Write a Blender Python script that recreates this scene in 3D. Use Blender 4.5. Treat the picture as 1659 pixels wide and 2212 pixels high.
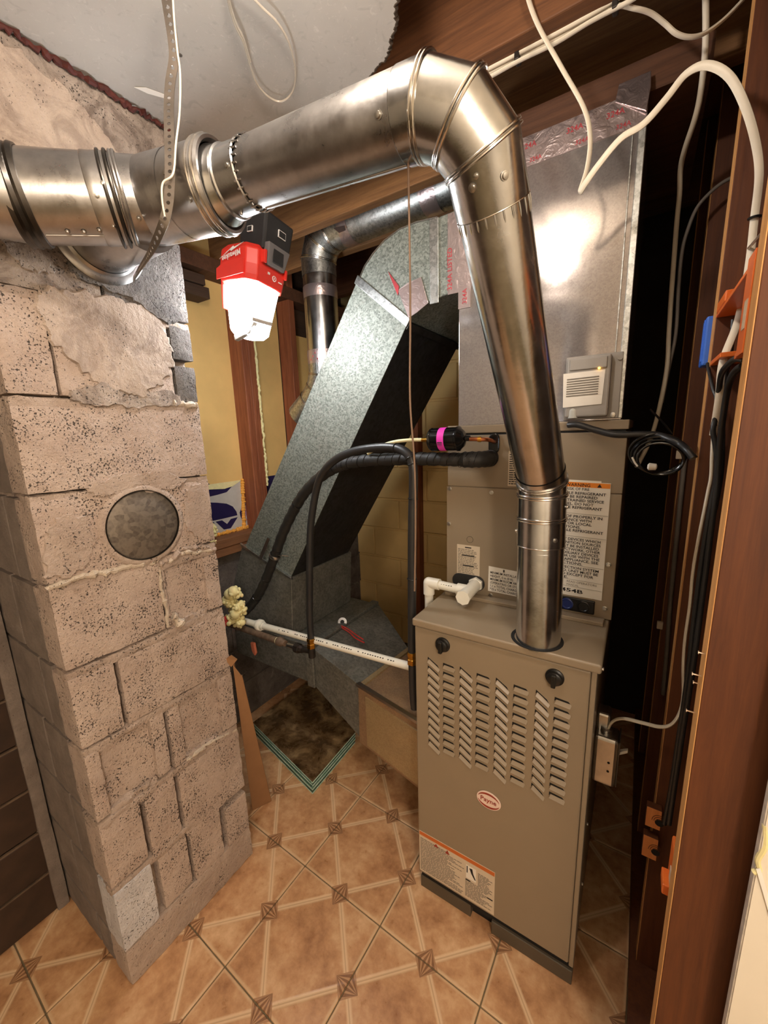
import bpy, bmesh, math, random
from mathutils import Vector, Matrix, noise

# ------------------------------------------------------------------ clear
for o in list(bpy.data.objects):
    bpy.data.objects.remove(o, do_unlink=True)
S = bpy.context.scene
COL = S.collection
random.seed(7)

# ------------------------------------------------------------------ camera
cam_d = bpy.data.cameras.new('camera')
cam_d.sensor_fit = 'HORIZONTAL'; cam_d.sensor_width = 36.0; cam_d.lens = 18.593
cam_d.clip_start = 0.02; cam_d.clip_end = 50
cam = bpy.data.objects.new('camera', cam_d); COL.objects.link(cam)
RT = Vector((0.84306, 0.53686, -0.03194)); DN = Vector((0.08001, -0.18392, -0.97968)); FW = Vector((-0.53183, 0.82338, -0.19801))
M = Matrix((( RT.x, -DN.x, -FW.x, 0.0), (RT.y, -DN.y, -FW.y, 0.0), (RT.z, -DN.z, -FW.z, 1.4516), (0, 0, 0, 1)))
cam.matrix_world = M
S.camera = cam

# ------------------------------------------------------------------ world, lights, exposure
W = bpy.data.worlds.new('world'); S.world = W; W.use_nodes = True
W.node_tree.nodes['Background'].inputs[0].default_value = (1.0, 0.82, 0.62, 1)
W.node_tree.nodes['Background'].inputs[1].default_value = 0.07
S.view_settings.view_transform = 'Standard'
S.view_settings.look = 'None'
S.view_settings.gamma = 1.0
S.view_settings.use_curve_mapping = False
S.view_settings.exposure = 0.06

def point_light(name, loc, energy, color, radius):
    l = bpy.data.lights.new(name, 'POINT'); l.energy = energy; l.color = color; l.shadow_soft_size = radius
    o = bpy.data.objects.new(name, l); o.location = loc; COL.objects.link(o); return o
# the bare bulb under the ceiling, above the photographer's left hand
point_light('ceiling_bulb_light', (-0.35, 0.36, 2.12), 10.5, (1.0, 0.87, 0.75), 0.035)
# unseen fill lamp, added on the hall side behind and right of the photographer
point_light('hall_fill_light', (0.78, -0.75, 1.80), 46, (1.0, 0.87, 0.74), 0.10)

# ------------------------------------------------------------------ measured points, metres
PTS = {
 'loop_cable': [(-0.2495, 0.93, 2.2637), (-0.2425, 0.93, 2.2324), (-0.2225, 0.935, 2.184), (-0.1789, 0.94, 2.1034), (-0.1391, 0.95, 2.0312), (-0.127, 0.96, 1.9837), (-0.1308, 0.97, 1.9399), (-0.1417, 0.975, 1.9074), (-0.1334, 0.965, 1.911), (-0.1114, 0.955, 1.9304), (-0.0756, 0.95, 1.9601), (-0.0411, 0.95, 1.9701), (-0.0099, 0.945, 1.9934), (0.0143, 0.94, 2.0144), (0.0408, 0.93, 2.0089), (0.0706, 0.925, 1.9785), (0.0957, 0.93, 1.9316), (0.1164, 0.945, 1.882), (0.1277, 0.96, 1.8402), (0.1324, 0.985, 1.7881), (0.1336, 0.985, 1.7093), (0.1259, 0.96, 1.6234), (0.109, 0.93, 1.553), (0.1122, 0.95, 1.4918), (0.1152, 0.99, 1.4253)],
 'stapled_cable': [(0.1166, 1.0, 1.4294), (0.1191, 1.0, 1.385), (0.1218, 1.0, 1.3444), (0.1204, 1.0, 1.3168), (0.1184, 1.0, 1.2792), (0.1148, 1.0, 1.2115), (0.1129, 1.0, 1.1465), (0.1149, 1.0, 1.0696), (0.1142, 1.0, 0.9947), (0.1171, 1.0, 0.9294), (0.1233, 1.0, 0.8636), (0.1187, 0.98, 0.829), (0.1059, 0.97, 0.8019), (0.0871, 0.98, 0.7809), (0.0578, 1.0, 0.764), (0.0165, 1.02, 0.7456), (-0.0048, 1.03, 0.7193), (-0.0129, 1.03, 0.6892), (-0.0151, 1.03, 0.6611)],
 'joist_cable': [(-0.5132, 0.995, 2.1973), (-0.3547, 0.995, 2.1971), (-0.2762, 0.995, 2.1985), (-0.205, 0.995, 2.1975), (-0.1481, 0.995, 2.2004), (-0.1025, 0.995, 2.2003), (-0.0728, 1.0, 2.1867), (-0.0477, 1.02, 2.1817), (-0.0252, 1.04, 2.1696), (-0.0058, 1.05, 2.152), (0.0148, 1.06, 2.1435), (0.037, 1.07, 2.1448), (0.0629, 1.08, 2.1587), (0.0873, 1.09, 2.181), (0.1022, 1.1, 2.2007)],
 'joist_cable_b': [(-0.5081, 0.985, 2.1843), (-0.3459, 0.985, 2.1833), (-0.2733, 0.985, 2.1855), (-0.2026, 0.985, 2.1839), (-0.1463, 0.985, 2.1892), (-0.1013, 0.985, 2.19), (-0.0759, 0.98, 2.1862), (-0.0524, 0.98, 2.1909)],
 'joist_cable_c': [(-0.5079, 0.985, 2.1972), (-0.3564, 0.985, 2.1985), (-0.2737, 0.985, 2.1982), (-0.2033, 0.985, 2.1984), (-0.147, 0.985, 2.1994), (-0.1095, 0.985, 2.2021), (-0.0806, 0.98, 2.2017)],
 'drop_cable': [(0.0325, 1.1, 2.2459), (0.041, 1.11, 2.1788), (0.045, 1.13, 2.1389), (0.0454, 1.17, 2.1009), (0.0412, 1.2, 2.0783), (0.0311, 1.25, 2.0557), (0.0274, 1.3, 2.0391), (0.0314, 1.33, 1.9975), (0.032, 1.35, 1.9443), (0.0341, 1.35, 1.8596), (0.0362, 1.35, 1.7723), (0.0394, 1.35, 1.6819), (0.0428, 1.35, 1.5887), (0.0327, 1.35, 1.4685), (0.0177, 1.35, 1.3933), (-0.0046, 1.35, 1.328)],
 'drop_cable_b': [(0.1389, 1.36, 2.0156), (0.1144, 1.36, 2.0091), (0.0901, 1.36, 1.9922), (0.0702, 1.36, 1.9681), (0.0582, 1.36, 1.9305), (0.0499, 1.36, 1.8803), (0.0503, 1.36, 1.794), (0.0549, 1.36, 1.6814), (0.0482, 1.36, 1.601), (0.0402, 1.36, 1.5054)],
 'hose': [(-0.9944, 1.0, 0.6768), (-0.9913, 1.0, 0.7874), (-0.9741, 1.0, 0.9721), (-0.9551, 1.0, 1.1293), (-0.9203, 1.0, 1.2547), (-0.8791, 0.995, 1.3243), (-0.8167, 0.99, 1.3694), (-0.7378, 0.985, 1.3959), (-0.6458, 0.975, 1.4071), (-0.577, 0.965, 1.4059), (-0.5347, 0.955, 1.3912), (-0.5168, 0.95, 1.3629), (-0.515, 0.95, 1.31), (-0.5199, 0.95, 1.2123), (-0.525, 0.95, 1.0341), (-0.5295, 0.95, 0.8131), (-0.5291, 0.95, 0.7517), (-0.5278, 0.95, 0.6574), (-0.5238, 0.95, 0.6105)],
 'suction': [(-0.3557, 1.118, 1.3683), (-0.3648, 1.085, 1.368), (-0.4063, 1.07, 1.3675), (-0.4744, 1.065, 1.3685), (-0.5648, 1.065, 1.3691), (-0.6633, 1.065, 1.3668), (-0.7711, 1.065, 1.3597), (-0.8556, 1.06, 1.3435), (-0.9372, 1.055, 1.3067), (-1.0203, 1.055, 1.2463), (-1.0892, 1.06, 1.1744), (-1.1602, 1.06, 1.0758), (-1.2203, 1.06, 0.9719), (-1.2874, 1.06, 0.8602), (-1.3594, 1.06, 0.7618), (-1.4496, 1.06, 0.676), (-1.5418, 1.06, 0.6129)],
 'liquid_l': [(-0.5084, 1.045, 1.425), (-0.5456, 1.045, 1.4256), (-0.5814, 1.04, 1.4251), (-0.6295, 1.04, 1.4203), (-0.6801, 1.04, 1.4069), (-0.7317, 1.05, 1.3849)],
 'liquid_r': [(-0.4053, 1.045, 1.4258), (-0.3649, 1.045, 1.4239), (-0.3446, 1.06, 1.4218), (-0.3432, 1.1, 1.4154), (-0.3483, 1.125, 1.4133)],
 'drier': [(-0.5113, 1.045, 1.4251), (-0.4026, 1.045, 1.427)],
 'pvc': [(-1.53, 1.0298, 0.6428), (-0.562, 1.0, 0.7132)],
 'pvc2': [(-1.3501, 1.05, 0.6373), (-1.023, 1.03, 0.6678), (-0.7472, 1.01, 0.695)],
 'ironpipe': [(-1.515, 1.0, 0.63), (-1.3505, 1.0, 0.634), (-1.1803, 1.0, 0.6332), (-1.1226, 1.0, 0.631), (-1.0392, 1.0, 0.6349), (-1.0083, 1.0, 0.6302)],
 'wire': [(-0.3076, 0.5685, 1.8134)],
 'tag': [(-1.124, 1.3457, 0.56), (-1.0677, 1.3157, 0.56), (-1.0136, 1.3069, 0.56), (-0.9419, 1.2776, 0.56), (-0.9186, 1.2513, 0.56)],
 'redcap': [(-1.4443, 0.99, 0.6804)],
 'hang_strap': [(-0.7236, 0.5043, 2.1843), (-0.719, 0.5038, 2.1443), (-0.7148, 0.5028, 2.1037), (-0.7164, 0.5016, 2.0779), (-0.7239, 0.4948, 2.0442), (-0.7189, 0.4826, 1.9956), (-0.7013, 0.4635, 1.9193), (-0.697, 0.4536, 1.8663), (-0.7003, 0.4464, 1.8303), (-0.7162, 0.4419, 1.8039), (-0.778, 0.4519, 1.7844), (-0.9032, 0.4948, 1.7939), (-1.0003, 0.5325, 1.8071)],
 'strap_wire': [(-0.7127, 0.5113, 2.1838), (-0.7112, 0.5069, 2.1365), (-0.7077, 0.5037, 2.0883), (-0.7059, 0.5028, 2.0546), (-0.6995, 0.4894, 1.9918), (-0.6899, 0.4689, 1.9312), (-0.6866, 0.4551, 1.8805), (-0.6996, 0.4433, 1.866), (-0.7019, 0.4396, 1.8417), (-0.7031, 0.4413, 1.8168)],
 'flue_axis': [(-0.2109, 0.6329, 1.7811), (-0.2135, 0.6035, 1.8185), (-0.237, 0.5795, 1.8515), (-0.2775, 0.5668, 1.8708), (-0.5972, 0.5602, 1.9002), (-0.6543, 0.5511, 1.8995), (-0.6942, 0.5463, 1.9011), (-0.7278, 0.5405, 1.9014), (-0.836, 0.5034, 1.9016), (-0.9466, 0.3407, 1.8757), (-0.9974, 0.2612, 1.8582)],
 'tubing': [(-0.6417, 0.5601, 2.19), (-0.6715, 0.593, 2.19), (-0.6901, 0.6198, 2.19), (-0.7015, 0.6442, 2.19), (-0.73, 0.6837, 2.19), (-0.7531, 0.7207, 2.19), (-0.7601, 0.7521, 2.19), (-0.7525, 0.7789, 2.19), (-0.73, 0.7855, 2.19), (-0.6972, 0.7742, 2.19), (-0.6625, 0.7436, 2.19), (-0.6328, 0.6976, 2.19), (-0.6211, 0.6574, 2.19), (-0.6232, 0.6217, 2.19), (-0.6243, 0.6025, 2.19), (-0.6323, 0.5666, 2.19)],
 'black_loom': [(-0.1554, 1.1, 1.4537), (-0.1312, 1.09, 1.4528), (-0.0902, 1.09, 1.4384), (-0.0506, 1.08, 1.4279), (-0.0052, 1.08, 1.4279), (0.0296, 1.08, 1.425), (0.0546, 1.06, 1.4152), (0.0709, 1.05, 1.4057), (0.0822, 1.03, 1.3942), (0.0927, 1.02, 1.3789)],
 'coil_c': [(0.0329, 1.08, 1.3864), (-0.0217, 1.08, 1.3864), (0.0842, 1.08, 1.3865), (0.0294, 1.08, 1.4271), (0.0367, 1.08, 1.3431)],
 'coil_end': [(0.0112, 1.08, 1.4818), (0.0308, 1.08, 1.46), (0.0448, 1.08, 1.4426), (0.0562, 1.08, 1.4264)],
 'plug': [(0.0163, 1.08, 1.3583), (0.0311, 1.08, 1.3576)],
 'black_cable1': [(0.1115, 0.75, 1.5318), (0.1056, 0.78, 1.5381), (0.1025, 0.83, 1.5347), (0.1054, 0.9, 1.5275), (0.1108, 0.95, 1.5), (0.1134, 0.97, 1.4596), (0.112, 0.97, 1.4343), (0.118, 0.97, 1.4086), (0.1243, 0.97, 1.3741), (0.1259, 0.97, 1.3391), (0.1241, 0.97, 1.3032), (0.1203, 0.96, 1.2409), (0.1183, 0.95, 1.1588), (0.117, 0.94, 1.0748), (0.1172, 0.93, 0.9892), (0.1176, 0.93, 0.9058), (0.1164, 0.93, 0.7959), (0.115, 0.93, 0.6797), (0.1115, 0.93, 0.5804)],
 'black_cable2': [(0.1113, 0.76, 1.5258), (0.1101, 0.8, 1.524), (0.113, 0.86, 1.5158), (0.1159, 0.9, 1.4966), (0.119, 0.93, 1.4588), (0.122, 0.95, 1.4178), (0.125, 0.96, 1.3749), (0.1278, 0.96, 1.3228), (0.1268, 0.955, 1.261), (0.1261, 0.945, 1.1618), (0.1249, 0.935, 1.0788), (0.123, 0.92, 0.9963), (0.1222, 0.92, 0.9138), (0.1203, 0.92, 0.8052), (0.1182, 0.92, 0.5945)],
 'black_cable3': [(0.0972, 1.03, 1.5623), (0.101, 1.01, 1.5385), (0.1064, 0.99, 1.5111), (0.1122, 0.98, 1.4892), (0.1151, 0.975, 1.4427)],
 'black_cable4': [(0.1209, 0.97, 1.6262), (0.1223, 0.97, 1.572), (0.1206, 0.97, 1.5407), (0.1242, 0.985, 1.4761), (0.1344, 0.99, 1.3726), (0.1346, 0.99, 1.3189), (0.1335, 0.99, 1.2822)],
 'stud_cable_far': [(0.1095, 1.42, 1.3568), (0.1108, 1.42, 1.2298), (0.1127, 1.42, 1.0901), (0.1152, 1.42, 0.9137), (0.1208, 1.42, 0.7599), (0.1244, 1.42, 0.5981)],
 'board': [(-0.99, 0.6389, 0.7759), (-1.0, 0.6809, 0.7203)],
 'print_P1': [(-1.686, 1.0931, 1.2531), (-1.686, 1.1194, 1.2346), (-1.686, 1.2257, 1.2118), (-1.686, 1.2394, 1.2146), (-1.686, 1.2014, 1.1876), (-1.686, 1.1494, 1.1817), (-1.686, 1.0951, 1.1789), (-1.686, 1.0835, 1.1807)],
 'print_P2': [(-1.686, 1.085, 1.1565), (-1.686, 1.1445, 1.1443), (-1.686, 1.1942, 1.1314), (-1.686, 1.2264, 1.1119), (-1.686, 1.2446, 1.0826), (-1.686, 1.2477, 1.063), (-1.686, 1.1593, 1.0618), (-1.686, 1.087, 1.0631), (-1.686, 1.0825, 1.1018)],
 'print_P3': [(-1.686, 1.1229, 1.0556), (-1.686, 1.1584, 1.0551), (-1.686, 1.1841, 1.0311), (-1.686, 1.2081, 1.0519), (-1.686, 1.2493, 1.0531), (-1.686, 1.2022, 1.0059), (-1.686, 1.1627, 1.0077)],
 'print_P4': [(-1.686, 1.0674, 1.0605), (-1.686, 1.1153, 1.0549), (-1.686, 1.1161, 1.0229), (-1.686, 1.0832, 1.0167), (-1.686, 1.0622, 1.0216)],
 'print_P5': [(-1.686, 1.3048, 1.1126), (-1.686, 1.2804, 1.1), (-1.686, 1.2631, 1.0744), (-1.686, 1.266, 1.0522), (-1.686, 1.2725, 1.0364), (-1.686, 1.2844, 1.0631)],
 'print_P6': [(-1.686, 1.2797, 1.0252), (-1.686, 1.3106, 1.0409), (-1.686, 1.306, 1.0271), (-1.686, 1.2912, 1.0252)],
 'print_tl': (-1.688, 1.0967, 1.2525),
 'print_tr': (-1.688, 1.3183, 1.2565),
 'print_br': (-1.688, 1.3184, 0.9946),
 'print_bl': (-1.688, 1.0652, 1.0162),
 'stud1': (-1.6, 1.303, 1.4123),
 'stud1r': (-1.6, 1.377, 1.4091),
 'stud2': (-1.6, 1.6224, 1.7892),
 'stud2r': (-1.6, 1.6859, 1.7958),
 'stud1back': (-1.69, 1.3055, 1.4131),
 'foam1': (-1.4, 0.9612, 0.7707),
 'foam2': (-1.3, 0.8406, 1.0853),
 'post': (-1.1263, 2.15, 0.9736),
 'scrap': (-1.6, 1.1279, 2.0688),
 'scrap2': (-1.66, 1.1716, 2.1833),
 'trunk_r1': (-1.3007, 1.6721, 0.53),
 'trunk_r2': (-1.0987, 1.6003, 0.53),
 'trunk_r3': (-0.7888, 1.3618, 0.53),
 'trunk_r4': (-0.798, 1.3101, 0.53),
 'trunk_f1': (-0.832, 1.0767, 0.5),
 'trunk_f2': (-0.5661, 1.0219, 0.5),
 'trunk_f3': (-0.8686, 1.1004, 0.25),
 'trunk_f4': (-0.5627, 1.0066, 0.25),
 'trunk_a': (-1.1075, 1.1195, 0.56),
 'trunk_b': (-1.5787, 1.1212, 0.56),
 'trunk_c': (-1.4742, 1.2636, 0.56),
 'trunk_d': (-1.6861, 1.6873, 0.56),
 'trunkb_a2': (-1.115, 1.13, 0.3746),
 'trunkb_b2': (-1.5465, 1.13, 0.3905),
 'obx1': (0.1018, 0.98, 1.6698),
 'obx2': (0.095, 0.69, 1.6008),
 'obx3': (0.0998, 0.98, 1.5642),
 'blue1': (0.1003, 1.06, 1.6477),
 'blue2': (0.0978, 1.06, 1.5658),
 'lob1': (0.0911, 1.02, 0.5323),
 'lob1b': (0.1079, 1.02, 0.5011),
 'lob2': (0.0829, 1.02, 0.4582),
 'lob2b': (0.1099, 1.02, 0.3902),
 'lobx': (0.1004, 0.75, 0.7453),
 'lobx2': (0.1042, 0.75, 0.6661),
 'nail0': (0.1, 0.6699, 1.1305),
 'nail1': (0.1, 0.686, 1.0936),
 'nail2': (0.1, 0.6589, 1.0784),
 'nail3': (0.1, 0.687, 1.0281),
 'shim0': (0.115, 0.7, 1.504),
 'shim1': (0.1111, 0.7, 1.5683),
 'shim2': (0.1083, 0.7, 1.6215),
 'seam_a': (0.1719, 0.63, 0.8619),
 'seam_b': (0.2004, 0.63, 0.7744),
 'dry_e': (0.1752, 0.63, 0.5523),
 'dry_e2': (0.1755, 0.63, 0.9516),
 'tee0': (-1.0818, 0.3894, 1.9363),
 'tee1': (-0.9227, 0.5554, 1.9464),
}

# ------------------------------------------------------------------ colour + materials
def lin(c):
    return tuple(((v/255.0)/12.92 if v/255.0 <= 0.04045 else ((v/255.0+0.055)/1.055)**2.4) for v in c)
class NT:
    def __init__(s, name):
        s.m = bpy.data.materials.new(name); s.m.use_nodes = True
        s.t = s.m.node_tree; s.n = s.t.nodes; s.l = s.t.links
        s.b = s.n['Principled BSDF']; s.co = s.n.new('ShaderNodeTexCoord')
    def node(s, k, **kw):
        n = s.n.new(k)
        for a, v in kw.items(): setattr(n, a, v)
        return n
    def link(s, a, b): s.l.new(a, b)
    def mapping(s, src, scale=(1,1,1), rot=(0,0,0), loc=(0,0,0)):
        n = s.node('ShaderNodeMapping'); s.link(src, n.inputs[0])
        n.inputs['Scale'].default_value = scale; n.inputs['Rotation'].default_value = rot; n.inputs['Location'].default_value = loc
        return n.outputs[0]
    def noise(s, vec, scale, detail=3, rough=0.55, dist=0.0):
        n = s.node('ShaderNodeTexNoise'); s.link(vec, n.inputs['Vector'])
        n.inputs['Scale'].default_value = scale; n.inputs['Detail'].default_value = detail
        n.inputs['Roughness'].default_value = rough; n.inputs['Distortion'].default_value = dist
        return n.outputs[0]
    def voro(s, vec, scale, feature='F1', out='Distance', rnd=1.0):
        n = s.node('ShaderNodeTexVoronoi'); n.feature = feature; s.link(vec, n.inputs['Vector'])
        n.inputs['Scale'].default_value = scale; n.inputs['Randomness'].default_value = rnd
        return n.outputs[out]
    def ramp(s, fac, stops, interp='LINEAR'):
        n = s.node('ShaderNodeValToRGB'); s.link(fac, n.inputs[0]); cr = n.color_ramp; cr.interpolation = interp
        while len(cr.elements) < len(stops): cr.elements.new(0.5)
        for e, (p, c) in zip(cr.elements, stops):
            e.position = p; e.color = (c[0], c[1], c[2], 1) if isinstance(c, (tuple, list)) else (c, c, c, 1)
        return n.outputs[0]
    def mix(s, fac, a, b, mode='MIX'):
        n = s.node('ShaderNodeMix'); n.data_type = 'RGBA'; n.blend_type = mode
        for i, v in ((0, fac), (6, a), (7, b)):
            if isinstance(v, (int, float)): n.inputs[i].default_value = v
            elif isinstance(v, tuple): n.inputs[i].default_value = (v[0], v[1], v[2], 1)
            else: s.link(v, n.inputs[i])
        return n.outputs[2]
    def math(s, op, a, b=0.0, c=0.0):
        n = s.node('ShaderNodeMath'); n.operation = op
        for i, v in enumerate((a, b, c)):
            if isinstance(v, (int, float)): n.inputs[i].default_value = v
            else: s.link(v, n.inputs[i])
        return n.outputs[0]
    def bump(s, h, strength=0.3, dist=0.002):
        n = s.node('ShaderNodeBump'); n.inputs['Strength'].default_value = strength; n.inputs['Distance'].default_value = dist
        s.link(h, n.inputs['Height']); s.link(n.outputs[0], s.b.inputs['Normal'])
    def set(s, **kw):
        for k, v in kw.items():
            i = s.b.inputs[k.replace('_', ' ')]
            if isinstance(v, (int, float)): i.default_value = v
            elif isinstance(v, tuple): i.default_value = (v[0], v[1], v[2], 1)
            else: s.link(v, i)
        return s
    @property
    def obj(s): return s.co.outputs['Object']
    @property
    def pos(s):
        if not hasattr(s, '_g'): s._g = s.node('ShaderNodeNewGeometry')
        return s._g.outputs['Position']
MT = {}
def plain(name, rgb, rough=0.5, metal=0.0, var=0.12, scale=30, bump=0.0, bscale=200, coat=0.0, **kw):
    t = NT(name); c = lin(rgb)
    n = t.noise(t.pos, scale, 4)
    f = t.ramp(n, [(0.3, tuple(v*(1-var) for v in c)), (0.7, tuple(min(1, v*(1+var)) for v in c))])
    t.set(Base_Color=f, Roughness=rough, Metallic=metal, **kw)
    if coat: t.set(Coat_Weight=coat)
    if bump: t.bump(t.noise(t.pos, bscale, 3), bump, 0.001)
    MT[name] = t.m; return t.m
def wood(name, a, b, axis='z', rough=0.7, scale=1.0):
    t = NT(name)
    sc = {'x': (1.2, 22, 22), 'y': (22, 1.2, 22), 'z': (22, 22, 1.2)}[axis]
    v = t.mapping(t.pos, tuple(q*scale for q in sc))
    n1 = t.noise(v, 3.0, 6, 0.6, 0.6); n2 = t.noise(v, 12.0, 4, 0.7); n3 = t.noise(t.pos, 5, 3)
    k = t.math('ADD', t.math('MULTIPLY', n1, 0.65), t.math('MULTIPLY', n2, 0.35))
    c = t.ramp(k, [(0.30, lin(a)), (0.68, lin(b))])
    c = t.mix(t.math('MULTIPLY', n3, 0.45), c, t.mix(1.0, c, (0.55, 0.5, 0.45), 'MULTIPLY'))
    t.set(Base_Color=c, Roughness=rough); t.bump(n1, 0.35, 0.0015)
    MT[name] = t.m; return t.m
def galv(name, a, b, rough=(0.32, 0.5), scale=90, metal=1.0, grime=0.0, bump=0.06):
    t = NT(name)
    cell = t.voro(t.pos, scale, out='Color'); g = t.math('MULTIPLY', t.voro(t.pos, scale*1.7, out='Distance'), 1.3)
    sp = t.node('ShaderNodeSeparateColor'); t.link(cell, sp.inputs[0])
    k = t.math('ADD', t.math('MULTIPLY', sp.outputs[0], 0.7), t.math('MULTIPLY', g, 0.4))
    c = t.ramp(k, [(0.1, lin(a)), (0.9, lin(b))])
    n = t.noise(t.pos, 9, 5, 0.65)
    if grime: c = t.mix(t.math('MULTIPLY', t.ramp(n, [(0.35, 0.0), (0.7, 1.0)]), grime), c, (0.05, 0.045, 0.04))
    r = t.ramp(n, [(0.3, rough[0]), (0.7, rough[1])])
    t.set(Base_Color=c, Roughness=r, Metallic=metal)
    if bump: t.bump(t.noise(t.pos, 25, 2), bump, 0.004)
    MT[name] = t.m; return t.m

# ------------------------------------------------------------------ geometry helpers
def V3(p): return Vector(p)
def merge(*gs):
    V, F = [], []
    for v, f in gs:
        n = len(V); V += list(v); F += [tuple(i+n for i in q) for q in f]
    return V, F
def box(x0, x1, y0, y1, z0, z1):
    V = [(x0,y0,z0),(x1,y0,z0),(x1,y1,z0),(x0,y1,z0),(x0,y0,z1),(x1,y0,z1),(x1,y1,z1),(x0,y1,z1)]
    F = [(3,2,1,0),(4,5,6,7),(0,1,5,4),(1,2,6,5),(2,3,7,6),(3,0,4,7)]
    return V, F
def hexa(b, t):
    V = [tuple(p) for p in b]+[tuple(p) for p in t]
    return V, [(3,2,1,0),(4,5,6,7),(0,1,5,4),(1,2,6,5),(2,3,7,6),(3,0,4,7)]
def prism(poly, d):
    d = V3(d); n = len(poly)
    V = [tuple(V3(p)) for p in poly]+[tuple(V3(p)+d) for p in poly]
    F = [tuple(range(n-1, -1, -1)), tuple(range(n, 2*n))]+[(i, (i+1) % n, n+(i+1) % n, n+i) for i in range(n)]
    return V, F
def smooth_path(P, k=6):
    P = [V3(p) for p in P]; out = []
    for i in range(len(P)-1):
        a = P[max(i-1, 0)]; b = P[i]; c = P[i+1]; d = P[min(i+2, len(P)-1)]
        for j in range(k):
            t = j/k
            out.append(0.5*((2*b)+(c-a)*t+(2*a-5*b+4*c-d)*t*t+(3*b-a-3*c+d)*t**3))
    out.append(P[-1]); return out
def frames(P):
    P = [V3(p) for p in P]; T = []
    for i in range(len(P)):
        a = P[max(i-1, 0)]; b = P[min(i+1, len(P)-1)]; T.append((b-a).normalized())
    up = Vector((0, 0, 1)) if abs(T[0].z) < 0.9 else Vector((1, 0, 0))
    u = (up-T[0]*up.dot(T[0])).normalized(); U = []
    for t in T:
        u = u-t*u.dot(t)
        u = u.normalized() if u.length > 1e-6 else t.orthogonal().normalized()
        U.append(u.copy())
    return P, T, U
def tube(P, r, n=12, caps=True, r2=None, twist=0.0):
    P, T, U = frames(P); V, F = [], []
    for i, (p, t, u) in enumerate(zip(P, T, U)):
        w = t.cross(u); ra = r[i] if isinstance(r, (list, tuple)) else r; rb = ra if r2 is None else r2
        for j in range(n):
            a = 2*math.pi*j/n
            c, s = math.cos(a), math.sin(a)
            if twist: uu = u*math.cos(twist)+w*math.sin(twist); ww = w*math.cos(twist)-u*math.sin(twist)
            else: uu, ww = u, w
            V.append(tuple(p+uu*(ra*c)+ww*(rb*s)))
    m = len(P)
    for i in range(m-1):
        for j in range(n):
            F.append((i*n+j, i*n+(j+1) % n, (i+1)*n+(j+1) % n, (i+1)*n+j))
    if caps: F += [tuple(range(n-1, -1, -1)), tuple((m-1)*n+j for j in range(n))]
    return V, F
def lathe(p0, axis, prof, n=32, caps=True):
    a = V3(axis).normalized(); p0 = V3(p0)
    u = (Vector((0, 0, 1)) if abs(a.z) < 0.9 else Vector((1, 0, 0))); u = (u-a*u.dot(a)).normalized(); w = a.cross(u)
    V, F = [], []
    for s, r in prof:
        for j in range(n):
            q = 2*math.pi*j/n
            V.append(tuple(p0+a*s+u*(r*math.cos(q))+w*(r*math.sin(q))))
    m = len(prof)
    for i in range(m-1):
        for j in range(n):
            F.append((i*n+j, i*n+(j+1) % n, (i+1)*n+(j+1) % n, (i+1)*n+j))
    if caps: F += [tuple(range(n-1, -1, -1)), tuple((m-1)*n+j for j in range(n))]
    return V, F
def cyl(p0, p1, r, n=24, r1=None):
    d = V3(p1)-V3(p0); return lathe(p0, d, [(0, r), (d.length, r if r1 is None else r1)], n)
def bead(p, axis, r, t=0.003, n=40):
    k = 8; pr = [(t*math.sin(2*math.pi*i/k), r+t*math.cos(2*math.pi*i/k)) for i in range(k+1)]
    return lathe(p, axis, pr, n, caps=False)
def sphere(c, r, n=10, sq=(1, 1, 1)):
    V, F = [], []
    for i in range(n+1):
        a = math.pi*i/n
        for j in range(2*n):
            b = math.pi*j/n
            V.append((c[0]+r*sq[0]*math.sin(a)*math.cos(b), c[1]+r*sq[1]*math.sin(a)*math.sin(b), c[2]+r*sq[2]*math.cos(a)))
    for i in range(n):
        for j in range(2*n):
            F.append((i*2*n+j, i*2*n+(j+1) % (2*n), (i+1)*2*n+(j+1) % (2*n), (i+1)*2*n+j))
    return V, F
def xform(g, M_):
    return [tuple(M_ @ V3(v)) for v in g[0]], g[1]

LOC = {}
def add(name, g, mat, parent=None, smooth=False, bevel=0.0, seg=2, auto=None):
    V, F = g
    lo = [min(v[i] for v in V) for i in range(3)]; hi = [max(v[i] for v in V) for i in range(3)]
    c = Vector(((lo[0]+hi[0])/2, (lo[1]+hi[1])/2, lo[2]))
    me = bpy.data.meshes.new(name); me.from_pydata([tuple(V3(v)-c) for v in V], [], F); me.update()
    bm = bmesh.new(); bm.from_mesh(me)
    bmesh.ops.recalc_face_normals(bm, faces=bm.faces)
    if bevel:
        es = [e for e in bm.edges if len(e.link_faces) == 2 and e.calc_face_angle(0) > 0.35]
        if es: bmesh.ops.bevel(bm, geom=es, offset=bevel, segments=seg, profile=0.5, affect='EDGES', clamp_overlap=True)
    bm.to_mesh(me); bm.free()
    if smooth:
        me.shade_smooth() if hasattr(me, 'shade_smooth') else [setattr(p, 'use_smooth', True) for p in me.polygons]
        me.set_sharp_from_angle(angle=math.radians(auto if auto else 38))
    me.materials.append(MT[mat] if isinstance(mat, str) else mat)
    o = bpy.data.objects.new(name, me); COL.objects.link(o)
    LOC[o] = c
    if parent is not None: o.parent = parent; o.location = c-LOC[parent]
    else: o.location = c
    return o
def dup(o, d, parent=None):
    c = o.copy(); COL.objects.link(c); LOC[c] = LOC[o]+V3(d); p = parent if parent is not None else o.parent
    if p is not None: c.parent = p; c.location = LOC[c]-LOC[p]
    else: c.location = LOC[c]
    return c
def tag(o, label=None, cat=None, group=None, kind=None):
    if label: o['label'] = label
    if cat: o['category'] = cat
    if group: o['group'] = group
    if kind: o['kind'] = kind
    return o
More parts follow.
